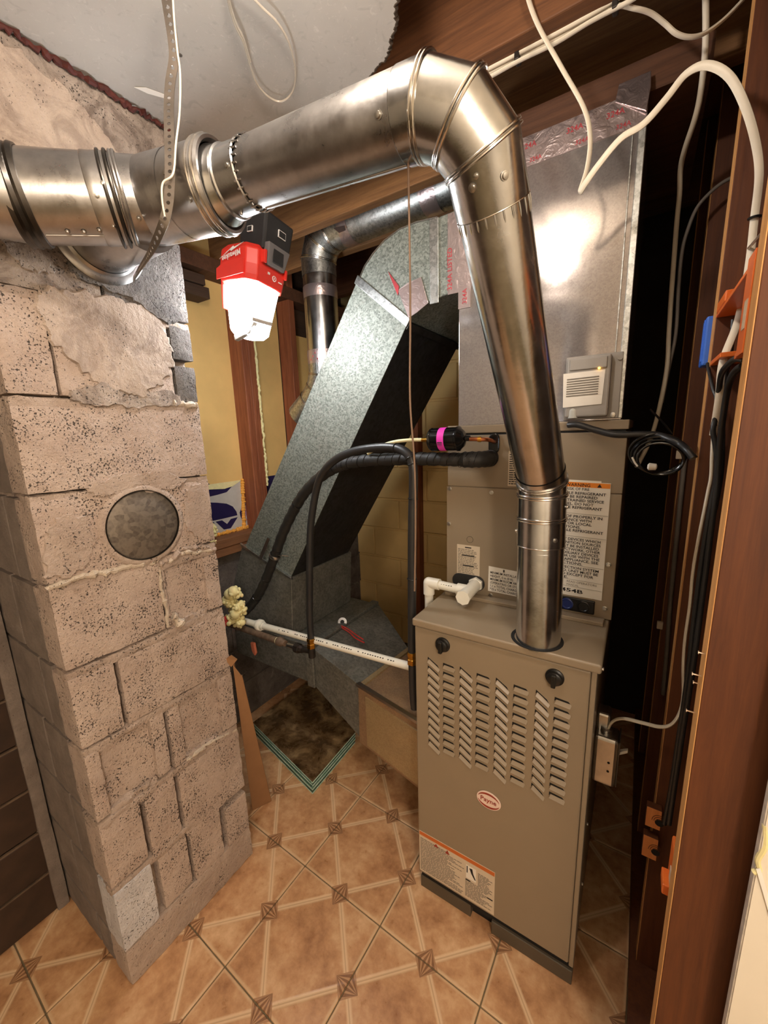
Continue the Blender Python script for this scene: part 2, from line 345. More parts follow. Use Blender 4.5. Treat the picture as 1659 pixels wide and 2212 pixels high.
def thing(name, loc, label, cat, group=None):
    o = bpy.data.objects.new(name, None); o.empty_display_size = 0.05; COL.objects.link(o); o.location = loc; LOC[o] = V3(loc)
    return tag(o, label, cat, group)
def text(name, s, size, o, xd, ud, mat, parent, align='LEFT', bold=0.0, sx=1.0, fit=None):
    cu = bpy.data.curves.new(name, 'FONT'); cu.body = s; cu.size = size; cu.align_x = align; cu.offset = bold; cu.resolution_u = 2
    t = bpy.data.objects.new(name, cu); COL.objects.link(t)
    me = bpy.data.meshes.new_from_object(t.evaluated_get(bpy.context.evaluated_depsgraph_get()))
    bpy.data.objects.remove(t, do_unlink=True); bpy.data.curves.remove(cu)
    xd = V3(xd).normalized(); ud = V3(ud).normalized(); o = V3(o)
    if fit: sx = fit/(max(v.co.x for v in me.vertices)-min(v.co.x for v in me.vertices))
    V = [tuple(o+xd*(v.co.x*sx)+ud*v.co.y) for v in me.vertices]; F = [tuple(p.vertices) for p in me.polygons]
    bpy.data.meshes.remove(me)
    if not F: return None
    return add(name, (V, F), mat, parent)
def rough_box(x0, x1, y0, y1, z0, z1, amp=0.003, res=0.014, rnd=0.005, seed=0, f=28.0):
    """box subdivided on a grid, corners rounded, every face roughened by noise"""
    def cuts(a, b): return max(2, min(26, int(round((b-a)/res))))
    nx, ny, nz = cuts(x0, x1), cuts(y0, y1), cuts(z0, z1)
    idx, V, F = {}, [], []
    cx, cy, cz = (x0+x1)/2, (y0+y1)/2, (z0+z1)/2
    def vert(i, j, k):
        key = (i, j, k)
        if key in idx: return idx[key]
        p = Vector((x0+(x1-x0)*i/nx, y0+(y1-y0)*j/ny, z0+(z1-z0)*k/nz))
        q = Vector((min(max(p.x, x0+rnd), x1-rnd), min(max(p.y, y0+rnd), y1-rnd), min(max(p.z, z0+rnd), z1-rnd)))
        d = p-q
        if d.length > 1e-9: p = q+d.normalized()*rnd
        d2 = d.normalized() if d.length > 1e-9 else Vector((0, 0, 0))
        nn = noise.noise(p*f+Vector((seed, 0, 0)))*0.6+noise.noise(p*f*2.7+Vector((0, seed, 0)))*0.4
        p = p+d2*(nn*amp)
        idx[key] = len(V); V.append(tuple(p)); return idx[key]
    def face(fn, a, b):
        for i in range(a):
            for j in range(b): F.append((fn(i, j), fn(i+1, j), fn(i+1, j+1), fn(i, j+1)))
    face(lambda i, j: vert(i, j, 0), nx, ny); face(lambda i, j: vert(i, j, nz), nx, ny)
    face(lambda i, j: vert(i, 0, j), nx, nz); face(lambda i, j: vert(i, ny, j), nx, nz)
    face(lambda i, j: vert(0, i, j), ny, nz); face(lambda i, j: vert(nx, i, j), ny, nz)
    return V, F

# ------------------------------------------------------------------ materials
def block_mat(name, a, b, pit=(0.022, 0.018, 0.016), pits=0.40, bscale=1.0, stain=0.0):
    t = NT(name)
    n0 = t.noise(t.pos, 7, 5, 0.6); n1 = t.noise(t.pos, 75, 5, 0.72); n2 = t.noise(t.pos, 230, 3, 0.6); n3 = t.noise(t.pos, 17, 4, 0.65)
    c = t.ramp(n0, [(0.3, lin(a)), (0.7, lin(b))])
    c = t.mix(t.math('MULTIPLY', n1, 0.45), c, t.mix(1.0, c, (0.52, 0.49, 0.48), 'MULTIPLY'))
    if stain:
        st = t.noise(t.pos, 11, 6, 0.72, 0.8)
        c = t.mix(t.math('MULTIPLY', t.ramp(st, [(0.46, 0.0), (0.60, 1.0)]), stain), c, t.mix(1.0, c, (0.34, 0.30, 0.29), 'MULTIPLY'))
        c = t.mix(t.math('MULTIPLY', t.ramp(st, [(0.30, 1.0), (0.40, 0.0)]), stain*0.6), c, lin((214, 202, 190)))
    dens = t.math('ADD', t.math('MULTIPLY', n2, 0.70), t.math('MULTIPLY', n3, 0.30))
    m = t.ramp(dens, [(pits-0.035, 1.0), (pits+0.012, 0.0)])
    c = t.mix(t.math('MULTIPLY', m, 0.9), c, pit)
    h = t.math('ADD', t.math('MULTIPLY', n1, 0.9), t.math('MULTIPLY', m, -0.8))
    t.set(Base_Color=c, Roughness=0.92); t.bump(h, 0.9*bscale, 0.008)
    MT[name] = t.m
block_mat('block_paint', (184, 163, 149), (210, 191, 177), pits=0.418)
block_mat('block_side_shaded', (120, 108, 99), (150, 137, 127), pits=0.36, bscale=0.8, stain=0.2)  # grey side block, with the side face's shade darkened into the colour
block_mat('block_white', (205, 203, 205), (226, 224, 226), pits=0.40)
block_mat('mortar', (172, 152, 138), (200, 181, 166), pits=0.40)
block_mat('mortar_pale', (200, 184, 165), (224, 209, 190), pits=0.38)
block_mat('plaster', (158, 144, 133), (196, 181, 168), pits=0.40, stain=0.75)
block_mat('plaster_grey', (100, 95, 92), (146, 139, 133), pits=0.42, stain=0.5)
block_mat('plaster_pink', (182, 163, 148), (206, 189, 174), pits=0.37, bscale=0.8, stain=0.45)
block_mat('block_smear', (178, 158, 144), (204, 186, 171), pits=0.39)
block_mat('foundation', (92, 84, 78), (132, 122, 114), pits=0.40, stain=0.4)
plain('red_caulk', (78, 30, 22), 0.75, var=0.4, scale=60, bump=0.8, bscale=90)
def tile_mat():
    t = NT('floor_tile'); s = 0.3121
    sx = t.node('ShaderNodeSeparateXYZ'); t.link(t.obj, sx.inputs[0])
    a = t.math('DIVIDE', sx.outputs[0], s); b = t.math('DIVIDE', sx.outputs[1], s)
    u = t.math('ABSOLUTE', t.math('ADD', a, b)); v = t.math('ABSOLUTE', t.math('SUBTRACT', a, b))
    du = t.math('ABSOLUTE', t.math('SUBTRACT', u, 0.5)); dv = t.math('ABSOLUTE', t.math('SUBTRACT', v, 0.5))
    d = t.math('MINIMUM', du, dv); q = t.math('MAXIMUM', du, dv)
    band = t.ramp(d, [(0.020, 1.0), (0.042, 0.0)])
    groove = t.ramp(d, [(0.002, 1.0), (0.010, 0.0)])
    orn = t.math('LESS_THAN', q, 0.118); rim = t.math('MULTIPLY', t.math('LESS_THAN', q, 0.118), t.math('GREATER_THAN', q, 0.100))
    A = t.math('MAXIMUM', t.math('ABSOLUTE', a), t.math('ABSOLUTE', b)); B = t.math('MINIMUM', t.math('ABSOLUTE', a), t.math('ABSOLUTE', b))
    ang = t.math('ARCTAN2', B, t.math('SUBTRACT', A, 0.385))
    st = t.ramp(t.math('COSINE', t.math('MULTIPLY', ang, 17.0)), [(0.0, 1.0), (0.30, 0.0)])
    edge_ = t.ramp(A, [(0.468, 0.0), (0.482, 1.0)])
    oi = t.node('ShaderNodeObjectInfo')
    off = t.node('ShaderNodeVectorMath'); off.operation = 'ADD'; t.link(t.pos, off.inputs[0])
    n = t.noise(t.pos, 9, 5, 0.65); n2 = t.noise(t.pos, 42, 4, 0.6)
    k = t.math('ADD', t.math('MULTIPLY', n, 0.75), t.math('MULTIPLY', n2, 0.25))
    c = t.ramp(k, [(0.32, lin((150, 104, 70))), (0.5, lin((196, 150, 108))), (0.68, lin((224, 186, 144)))])
    c = t.mix(t.math('MULTIPLY', band, 0.85), c, lin((228, 198, 160)))
    c = t.mix(t.math('MULTIPLY', groove, 0.55), c, lin((168, 128, 90)))
    c = t.mix(t.math('MULTIPLY', edge_, 0.6), c, lin((222, 192, 154)))
    co = t.mix(t.math('MULTIPLY', st, 0.85), lin((188, 146, 108)), lin((130, 90, 60)))
    co = t.mix(t.math('MULTIPLY', rim, 0.3), co, lin((132, 92, 62)))
    c = t.mix(orn, c, co)
    bodyd = t.math('MULTIPLY', t.math('SUBTRACT', oi.outputs['Random'], 0.5), 0.25)
    c = t.mix(t.math('ADD', 0.12, bodyd), c, t.mix(1.0, c, (0.72, 0.62, 0.52), 'MULTIPLY'))
    h = t.math('SUBTRACT', t.math('MULTIPLY', band, -0.4), t.math('MULTIPLY', t.math('MULTIPLY', st, orn), 0.5))
    h = t.math('ADD', h, t.math('MULTIPLY', n2, 0.4))
    t.set(Base_Color=c, Roughness=t.ramp(n2, [(0.3, 0.26), (0.7, 0.42)])); t.bump(h, 0.35, 0.003)
    MT['floor_tile'] = t.m
tile_mat()
plain('grout', (118, 104, 78), 0.9, var=0.2)
def ceil_mat():
    t = NT('cement_board'); n = t.noise(t.pos, 5, 4); f = t.noise(t.pos, 70, 5, 0.75, 1.2); g = t.noise(t.pos, 33, 3, 0.5, 2.0)
    c = t.ramp(n, [(0.3, lin((176, 171, 164))), (0.7, lin((192, 187, 180)))])
    c = t.mix(t.ramp(f, [(0.57, 0.0), (0.74, 0.5)]), c, lin((222, 216, 208)))
    c = t.mix(t.ramp(g, [(0.30, 0.30), (0.42, 0.0)]), c, lin((150, 146, 140)))
    t.set(Base_Color=c, Roughness=0.85); MT['cement_board'] = t.m
ceil_mat()
plain('board_edge', (70, 58, 46), 0.9)
wood('wood_red', (104, 52, 28), (156, 90, 50), 'z')
wood('wood_stud', (78, 39, 15), (110, 60, 26), 'z', 0.65)
wood('wood_pale_z', (196, 138, 78), (226, 172, 106), 'z', 0.7)
wood('wood_joist', (84, 50, 27), (132, 86, 50), 'x')
wood('wood_joist_pale', (112, 78, 50), (166, 122, 78), 'x')
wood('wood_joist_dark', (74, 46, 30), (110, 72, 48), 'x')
wood('wood_sub', (112, 66, 36), (150, 92, 52), 'y')
wood('wood_sill', (112, 72, 46), (156, 108, 70), 'y')
wood('wood_stain', (112, 56, 34), (172, 104, 70), 'z', 0.55)
wood('wood_dark', (58, 40, 28), (84, 60, 42), 'y', 0.8)
wood('endgrain', (214, 128, 66), (240, 158, 92), 'z')
plain('panel_brown', (52, 36, 26), 0.55, var=0.3, scale=20)
plain('panel_edge', (96, 78, 62), 0.6, var=0.3)
plain('kraft', (232, 192, 120), 0.75, var=0.06, scale=8)
plain('tan_wall', (206, 174, 114), 0.85, var=0.10, scale=5, bump=0.4, bscale=40)
plain('panel_shade', (44, 34, 26), 0.9, var=0.2, scale=8)  # near-black colour standing in for the shade behind the plenum
plain('drywall', (236, 226, 208), 0.8, var=0.03, scale=6)
plain('drywall_core', (196, 186, 172), 0.9, var=0.2, scale=60)
plain('seam_white', (250, 246, 238), 0.6, var=0.02)
plain('paint_taupe', (142, 126, 104), 0.38, metal=0.0, var=0.025, scale=10, bump=0.05, bscale=400)
plain('paint_taupe_dark', (82, 73, 60), 0.5, var=0.05)
plain('black_gap', (10, 9, 8), 0.8)
plain('black_plastic', (18, 18, 18), 0.35, var=0.2)
plain('black_rubber', (34, 33, 32), 0.55, var=0.25, scale=60, bump=0.3, bscale=120)
plain('black_hose', (38, 38, 39), 0.38, var=0.15)
plain('black_gloss', (14, 14, 15), 0.16, var=0.1)
plain('pvc_white', (232, 228, 214), 0.35, var=0.03)
plain('brass', (190, 142, 60), 0.3, metal=1.0)
plain('copper', (196, 122, 84), 0.3, metal=1.0, var=0.2)
plain('cream_tube', (226, 220, 176), 0.4, var=0.05)
plain('iron_pipe', (118, 98, 82), 0.6, metal=0.35, var=0.35, scale=50)
plain('iron_dark', (52, 46, 42), 0.5, metal=0.5, var=0.3)
plain('magenta', (236, 60, 190), 0.6, var=0.03)
plain('ink', (26, 24, 24), 0.7, var=0.1)
plain('ink_grey', (120, 112, 100), 0.7, var=0.1)
plain('ink_white', (240, 238, 236), 0.6)
plain('label_white', (232, 226, 214), 0.5, var=0.03)
plain('label_dim', (206, 190, 166), 0.6, var=0.04)
plain('orange_print', (238, 138, 30), 0.5, var=0.04)
plain('orange_dim', (198, 104, 44), 0.6, var=0.06)
plain('red_print', (150, 52, 34), 0.6)
plain('badge_pink', (232, 206, 190), 0.45, var=0.03)
plain('blue_plug', (24, 40, 96), 0.4)
plain('foam', (238, 226, 166), 0.85, var=0.08, scale=60, bump=0.5, bscale=110)
plain('foam_orange', (240, 170, 70), 0.8, var=0.15, scale=70, bump=0.6, bscale=110)
plain('cardboard', (150, 110, 74), 0.8, var=0.08, scale=14)
plain('print_ground', (196, 192, 184), 0.45, var=0.05)
plain('navy', (40, 34, 76), 0.4, var=0.12)
plain('mauve', (150, 124, 158), 0.5)
plain('cable_white', (232, 222, 202), 0.45, var=0.05)
plain('cable_dim', (120, 112, 104), 0.6, var=0.1)
plain('wire_brown', (128, 104, 86), 0.5, metal=0.3, var=0.1)
plain('orange_box', (232, 116, 46), 0.4, var=0.05)
plain('blue_box', (58, 110, 214), 0.35, var=0.06)
plain('nail_steel', (210, 190, 170), 0.35, metal=0.8)
plain('strap_steel', (150, 140, 130), 0.42, metal=0.9, var=0.2)
plain('zinc', (190, 188, 184), 0.32, metal=1.0, var=0.12)
plain('zinc_dark', (92, 88, 84), 0.35, metal=1.0, var=0.2)
plain('tool_red', (226, 52, 40), 0.4, var=0.03)
plain('tool_black', (40, 40, 42), 0.5, var=0.1)
plain('tool_grey', (112, 110, 112), 0.5)
plain('hook_grey', (168, 162, 154), 0.5)
plain('red_tag', (196, 62, 56), 0.45)
plain('pale_orange', (196, 112, 84), 0.6)
plain('silver_tag', (206, 206, 206), 0.35, metal=0.5)
plain('clear_tube', (206, 196, 180), 0.25, var=0.05, Alpha=0.6)
plain('grey_control', (150, 145, 138), 0.45, var=0.03)
plain('grey_dome', (190, 190, 182), 0.4)
galv('galv', (150, 152, 150), (205, 208, 206), (0.30, 0.45), 120)
galv('galv_spangle', (80, 85, 80), (140, 146, 138), (0.5, 0.66), 190, metal=0.3)
galv('galv_old', (112, 112, 106), (148, 148, 140), (0.45, 0.65), 110, metal=0.55, grime=0.4)
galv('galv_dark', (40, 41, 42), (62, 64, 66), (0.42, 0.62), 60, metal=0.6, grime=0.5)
galv('galv_rust', (168, 146, 108), (190, 168, 128), (0.4, 0.55), 300, metal=0.5, grime=0.12)
galv('galv_warm', (150, 118, 90), (178, 146, 112), (0.4, 0.6), 300, metal=0.4, grime=0.3)
galv('plenum_steel', (164, 157, 155), (182, 175, 172), (0.10, 0.15), 260, metal=0.65, bump=0.04)
galv('cover_steel', (92, 84, 76), (128, 118, 107), (0.5, 0.62), 75, metal=0.5)
def pipe_mat(name, c0, c1, r0, r1, sc=(3, 3, 3)):
    t = NT(name); v = t.mapping(t.pos, sc); n = t.noise(v, 6, 5, 0.65); n2 = t.noise(t.pos, 160, 3)
    t.set(Base_Color=t.ramp(n, [(0.3, lin(c0)), (0.7, lin(c1))]), Metallic=1.0, Roughness=t.ramp(n, [(0.3, r0), (0.7, r1)]))
    t.bump(t.math('ADD', n, t.math('MULTIPLY', n2, 0.06)), 0.10, 0.004); MT[name] = t.m
pipe_mat('pipe_new', (186, 188, 190), (214, 215, 216), 0.16, 0.28)
pipe_mat('pipe_used', (164, 162, 162), (200, 198, 196), 0.24, 0.40)
pipe_mat('pipe_bead', (206, 202, 196), (226, 222, 216), 0.16, 0.26)
pipe_mat('foil', (200, 190, 190), (226, 214, 214), 0.12, 0.26, (30, 30, 30))
def foil_mat():
    t = NT('foil_tape'); n = t.noise(t.pos, 38, 3, 0.55, 1.2)
    t.set(Base_Color=lin((206, 190, 190)), Metallic=0.9, Roughness=0.28); t.bump(n, 0.28, 0.006); MT['foil_tape'] = t.m
foil_mat()
plain('foil_print', (206, 84, 92), 0.35, metal=0.6, var=0.1)
def glass_mat():
    t = NT('pane_glass'); n = t.noise(t.pos, 16, 7, 0.8, 0.5)
    t.set(Base_Color=lin((190, 226, 208)), Roughness=0.06, Transmission_Weight=0.85, IOR=1.5); MT['pane_glass'] = t.m
    t = NT('pane_edge'); t.set(Base_Color=t.ramp(t.noise(t.pos, 30, 3), [(0.3, lin((150, 196, 178))), (0.7, lin((214, 238, 226)))]), Roughness=0.2); MT['pane_edge'] = t.m
    t = NT('pane_dust'); n = t.noise(t.pos, 11, 8, 0.72, 0.4); c = t.ramp(n, [(0.30, lin((46, 34, 22))), (0.50, lin((98, 76, 50))), (0.72, lin((176, 150, 110)))])
    t.set(Base_Color=c, Roughness=t.ramp(n, [(0.35, 0.12), (0.65, 0.55)])); MT['pane_dust'] = t.m
glass_mat()
def emit(name, c, s):
    t = NT(name); t.set(Base_Color=c, Emission_Color=c, Emission_Strength=s, Roughness=0.4); MT[name] = t.m
emit('lamp_lens', (0.93, 0.97, 1.0), 66.0)
emit('amber_led', (1.0, 0.45, 0.05), 9.0)

# ------------------------------------------------------------------ structure: floor of separate tiles
TS, TA, TOX, TOY = 0.3121, -0.0257, -0.8562, 0.7533
fl = tag(add('floor', box(-2.3, 1.3, -1.9, 2.5, -0.06, -0.004), 'grout'), kind='structure')
ca, sa = math.cos(TA), math.sin(TA)
proto = None
hs = TS/2-0.0016
for i in range(-4, 4):
    for j in range(-4, 5):
        x = TOX+TS*((i+.5)*ca-(j+.5)*sa); y = TOY+TS*((i+.5)*sa+(j+.5)*ca)
        if x < -1.75 or x > 0.42 or y < -0.35 or y > 2.15: continue
        if proto is None:
            t_ = box(-hs, hs, -hs, hs, -0.02, 0.0)
            proto = add('tile', t_, 'floor_tile', fl, bevel=0.0022, seg=2)
            proto.location = V3((x, y, -0.02))-LOC[fl]; proto.rotation_euler.z = TA
        else:
            c = proto.copy(); COL.objects.link(c); c.parent = fl; c.location = V3((x, y, -0.02))-LOC[fl]; c.rotation_euler.z = TA+random.choice((0, 1, 2, 3))*math.pi/2

# ------------------------------------------------------------------ walls
wl = tag(add('wall_left', box(-1.86, -1.64, 0.69, 2.3, 0, 0.90), 'foundation'), kind='structure')
for k in range(3):
    for j in range(4):
        y0 = 0.70+0.405*j-(0.2 if k % 2 else 0.0); y1 = y0+0.395
        y0 = max(y0, 0.70); y1 = min(y1, 2.2)
        if y1-y0 < 0.05: continue
        add('block', rough_box(-1.70, -1.632, y0, y1, 0.01+k*0.2, 0.20+k*0.2, 0.003, 0.04, seed=k*9+j), 'foundation', wl, smooth=True)
wf = tag(add('wall_framed', box(-1.78, -1.70, 0.69, 2.3, 0.90, 2.45), 'wood_dark'), kind='structure')
add('panel', box(-1.70, -1.690, 0.70, 1.306, 1.235, 2.44), 'kraft', wf)
add('panel', box(-1.70, -1.690, 1.382, 1.624, 1.235, 2.44), 'kraft', wf)
add('panel', box(-1.70, -1.690, 1.69, 2.15, 0.99, 2.0), 'kraft', wf)
wb = tag(add('wall_back', box(-1.9, 0.5, 2.20, 2.36, 0, 2.45), 'tan_wall'), kind='structure')
for k in range(11):
    for j in range(6):
        x0 = -1.70+0.405*j-(0.2 if k % 2 else 0); x1 = min(x0+0.397, -0.40); x0 = max(x0, -1.70)
        if x1-x0 < 0.04: continue
        add('block', box(x0, x1, 2.188, 2.22, 0.006+0.203*k, 0.203*k+0.196), 'tan_wall', wb, bevel=0.004, seg=1)
tag(add('wall_shade_panel', box(-.40,.5,2.16,2.199,0,2.45),'panel_shade'), kind='structure')  # dark sheet added over the right of the back wall as its shade
# dark panelled wall to the left of the chimney
wp = tag(add('wall_panelled', box(-1.62, -1.452, -1.0, 0.277, 0, 2.25), 'panel_brown'), kind='structure')
for k in range(15):
    z0 = 0.004+0.15*k
    add('plank', box(-1.455, -1.440+0.003*(k % 2), -0.9, 0.274, z0, z0+0.142), 'panel_brown', wp, bevel=0.003, seg=1)
    add('plank_edge', box(-1.442, -1.4355, -0.9, 0.274, z0+0.1425, z0+0.1475), 'panel_edge', wp)
tag(add('trim_1', rough_box(-1.50,-1.428,.246,.2805,0,2.19,.004,.03,.008,77), 'block_side_shaded', smooth=True), kind='structure')
# white drywall at the right, cut back to show the stud
wr = tag(add('wall_right', box(0.1755, 1.2, 0.620, 0.6327, 0, 2.45), 'drywall_core'), kind='structure')
add('paper_face', box(0.1775, 1.2, 0.6188, 0.620, 0.0, 2.45), 'drywall', wr)
s0, s1 = PTS['seam_a'], PTS['seam_b']
d_ = (V3(s1)-V3(s0))
add('tape_seam', prism([V3(s0)+Vector((0.004,-.0125,0)), V3(s0)+Vector((0.008,-.0125,0.004)), V3(s0)+d_*6+Vector((0.008,-.0125,0.004)), V3(s0)+d_*6+Vector((0.004,-.0125,0))], (0, -0.0012, 0)), 'seam_white', wr)
add('glue_blob', tube(smooth_path([(0.178,.622,.93),(.181,.621,.90),(.177,.621,.875),(.180,.621,.860),(.175,.621,.852)]), 0.0035, 8), 'foam', wr, smooth=True)
wd = tag(add('wall_partition', box(0.194, 0.21, 0.64, 2.3, 0, 2.45), 'wood_dark'), kind='structure')
# hallway shell behind the camera
tag(add('wall_hall', box(-2.3, 1.6, -2.0, -1.9, 0, 2.45), 'drywall'), kind='structure')
tag(add('wall_entry', box(1.25, 1.35, -1.9, 0.62, 0, 2.45), 'drywall'), kind='structure')
# ceiling: subfloor boards above, grey cement board below with a torn edge
ce = tag(add('ceiling', box(-2.3, 1.35, -1.9, 2.5, 2.46, 2.52), 'wood_sub'), kind='structure')
for k in range(16):
    x0 = -1.8+0.14*k
    add('subfloor_board', box(x0, x0+0.136, 0.6, 2.3, 2.44, 2.462), 'wood_sub', ce, bevel=0.002, seg=1)
edge = [(-0.36,-1.9),(-.37,0.2),(-.372,.5),(-.392,.62),(-.405,.68),(-.418,.72),(-.428,.756),(-.440,.772),(-.452,.79),(-.459,.80),(-.475,.812),(-.49,.83),(-.508,.842),(-.530,.846),(-.549,.855),(-.58,.862),(-.62,.866),(-.70,.872),(-.82,.87),(-.95,.878),(-1.05,.875),(-1.75,.88)]
jag = []
for a, b in zip(edge[:-1], edge[1:]):
    k = 1 if abs(a[1]-b[1]) > .15 or a[0] < -.6 else 5
    for i in range(k):
        t = i/k; jag.append((a[0]+(b[0]-a[0])*t+random.uniform(-.003,.003), a[1]+(b[1]-a[1])*t+random.uniform(-.003,.003), 2.2))
jag.append((*edge[-1], 2.2)); jag += [(-2.3,.88,2.2), (-2.3,-1.9,2.2)]
cb = tag(add('ceiling_board', prism(jag, (0,0,0.009)), 'cement_board'), 'light grey cement board ceiling sheet with a torn dark edge', 'ceiling sheet')
pp = [p for p in jag if p[0] > -1.2 and p[1] > 0.3]
add('torn_edge', tube([(p[0]+.001, p[1]+.001, p[2]+.0045) for p in pp], 0.0052, 6), 'board_edge', cb)
for (x, y) in ((-.86,.30),(-.835,.60),(-.70,.40)):
    add('screw_head', lathe((x,y,2.1995),(0,0,-1),[(0,.004),(.001,.0035)],10), 'zinc_dark', cb)
# strip of white paper left on the sheet and red sealant along the chimney
add('paper_scrap', prism([(-.985,.585,2.1992),(-.965,.60,2.1992),(-.945,.645,2.1992),(-.953,.65,2.1992),(-.978,.61,2.1992)], (0,0,-.0006)), 'seam_white', cb)
pts = [(-1.036+random.uniform(-.004,.004), 0.15+0.006*i, 2.194+random.uniform(-.004,.003)) for i in range(92)]
tag(add('red_sealant_bead', tube(pts, [0.0050+random.uniform(-.0025,.003) for i in range(92)], 7), 'red_caulk'), 'rust red sealant bead where the chimney meets the ceiling', 'sealant')
# rest of the ceiling on the hall side
tag(add('ceiling_hall', box(-0.36, 1.35, -1.9, 0.6, 2.205, 2.215), 'drywall'), kind='structure')

# joists
def joist(y0, y1, x0, x1, label, mat, z0=2.2, z1=2.44):
    return tag(add('ceiling_joist', box(x0, x1, y0, y1, z0, z1), mat, bevel=0.003), label, 'joist', 'ceiling joists')
joist(.948,.988,-1.69,.19,'reddish ceiling joist carrying the stapled white cables','wood_joist')
joist(1.250,1.290,-1.69,.19,'ceiling joist passing in front of the round branch duct','wood_joist_pale')
joist(1.485,1.525,-1.69,-.48,'ceiling joist just behind the round branch duct','wood_joist_pale')
joist(1.90,1.94,-1.69,.19,'farthest ceiling joist in the dark behind the plenum','wood_joist_dark')

# stud wall at the right
def stud(y, label, mat='wood_stud', x0=.10, x1=.189):
    o = thing('wall_stud', (.145, y+.019, .038), label, 'stud', 'wall studs at the right')
    add('board', box(x0+.0006, x1, y, y+.038, .038, 2.40), mat, o, bevel=0.0015, seg=1)
    add('planed_edge', box(x0, x0+.0012, y+.001, y+.037, .038, 2.40), 'wood_pale_z', o)
    return o
sA = stud(.655, 'nearest wall stud with a pale planed edge and nails, beside the white drywall')
sB = stud(1.02, 'second wall stud from the drywall, with the white cable stapled to it')
sC = stud(1.43, 'third wall stud from the drywall, behind the coiled black cable')
sD = stud(1.84, 'farthest wall stud in the dark behind the furnace')
tag(add('bottom_plate', box(.085,.192,.655,2.18,0,.038),'wood_stud',bevel=.002), 'wooden bottom plate under the right hand studs', 'plate')
for i in range(4):
    p = V3(PTS['nail%d' % i]); p.y = .665+.004*i
    q = p+Vector((-.007-.003*(i % 2),0,.001))
    add('nail', merge(cyl(p+Vector((.006,0,0)), q, .0011, 8), cyl(q, q+Vector((-.001,0,0)), .0026, 8)), 'nail_steel', sA, smooth=True)
# pale shim strips on stud A
tag(add('shim_strip', box(.1015,.113,.693,.70,1.43,1.515),'wood_pale_z',bevel=.001), 'lower pale wood shim strip beside the nearest stud', 'shim')
tag(add('shim_strip', box(.1015,.113,.693,.70,1.612,1.73),'wood_pale_z',bevel=.001), 'upper pale wood shim strip above the orange box', 'shim')

# left framed wall: studs and sill
def stud_l(y0, y1, label, z1=2.44):
    return tag(add('wall_stud', box(-1.69,-1.60,y0,y1,.985,z1),'wood_stain',bevel=.003), label, 'stud', 'wall studs behind the duct')
stud_l(1.303,1.340,'stained stud below the work light, left board of the pair')
stud_l(1.341,1.378,'stained stud below the work light, right board of the pair')
stud_l(1.628,1.668,'stained stud between the work light and the round duct')
tag(add('sill_plate', box(-1.70,-1.60,.70,2.15,.944,.985),'wood_sill',bevel=.003), 'upper wooden sill board under the printed insulation board','sill','sill boards')
tag(add('sill_plate', box(-1.70,-1.605,.70,2.15,.902,.942),'wood_sill',bevel=.003), 'lower wooden sill board on top of the dark foundation','sill','sill boards')
tag(add('wood_scrap', box(-1.688,-1.60,1.02,1.165,2.03,2.075),'wood_dark',bevel=.003), 'lower short dark wood scrap nailed right of the chimney','wood scrap','dark wood scraps')
tag(add('wood_scrap', box(-1.688,-1.60,1.00,1.15,2.08,2.12),'wood_dark',bevel=.003), 'upper short dark wood scrap nailed right of the chimney','wood scrap','dark wood scraps')
tag(add('top_plate', box(-1.69,-1.595,.70,2.15,2.14,2.20),'wood_joist_dark',bevel=.003), 'dark wooden top plate of the framed wall behind the work light','plate')
# printed insulation board
pb = thing('insulation_board', (-1.688,1.19,.985), 'grey insulation board printed with dark blue letters and a leaf', 'insulation')
add('board', box(-1.6895,-1.6875,.95,1.303,.985,1.236),'print_ground',pb)
for n in ('P1','P2','P3','P4','P5'):
    add('print', prism([(-1.6874, p[1], p[2]) for p in PTS['print_'+n]], (.0005,0,0)), 'navy', pb)
add('print', prism([(-1.6874, p[1], p[2]) for p in PTS['print_P6']], (.0005,0,0)), 'mauve', pb)
lf = PTS['print_P5']; add('print', prism([(-1.6873,p[1]+.022,p[2]) for p in lf],(.0004,0,0)),'mauve',pb)
add('paper_edge', prism([(-1.687,1.06,1.236),(-1.687,1.295,1.236),(-1.687,1.24,1.212),(-1.687,1.19,1.205),(-1.687,1.10,1.214)],(.001,0,0)),'foam',pb)
ip = tag(add('insulation_board', box(-1.6895,-1.6875,1.385,1.624,.985,1.236),'navy'), 'dark blue insulation board right of the stained stud pair', 'insulation')
def blob(name, pts, r, mat, label, cat, n=10, parent=None):
    gs = []
    for p in pts:
        gs.append(sphere(p, r*random.uniform(.75,1.1), 7, (random.uniform(.8,1.2),random.uniform(.8,1.2),random.uniform(.8,1.3))))
        for q in range(7 if r > .012 else 1):
            d = Vector((random.gauss(0,1),random.gauss(0,1),random.gauss(0,1))).normalized()*r*.9
            gs.append(sphere((p[0]+d.x,p[1]+d.y,p[2]+d.z), r*random.uniform(.25,.5), 5))
    o = add(name, merge(*gs), mat, parent, smooth=True)
    if label: tag(o, label, cat)
    return o
blob('foam_bead', [(-1.684, 1.297-.001*i, 1.235-.0125*i) for i in range(20)], .0105, 'foam_orange', 'orange spray foam bead up the left side of the stud pair', 'foam')
blob('foam_bead', [(-1.68, 1.295-.012*i, .992) for i in range(22)], .0095, 'foam_orange', 'orange spray foam bead along the top of the sill', 'foam')
random.seed(31)
tag(add('foam_strip', tube([(-1.601+random.uniform(-.003,.003), 1.384+random.uniform(-.003,.003), 1.20+.010*i) for i in range(100)], [random.uniform(.004,.009) for i in range(100)], 7), 'foam'), 'ragged pale foam line down the right edge of the stud pair', 'foam')
wpost = tag(add('wood_post', box(-1.155,-1.118,2.13,2.186,0,2.3),'wood_red'), 'dark reddish wooden post against the tan back wall', 'post')

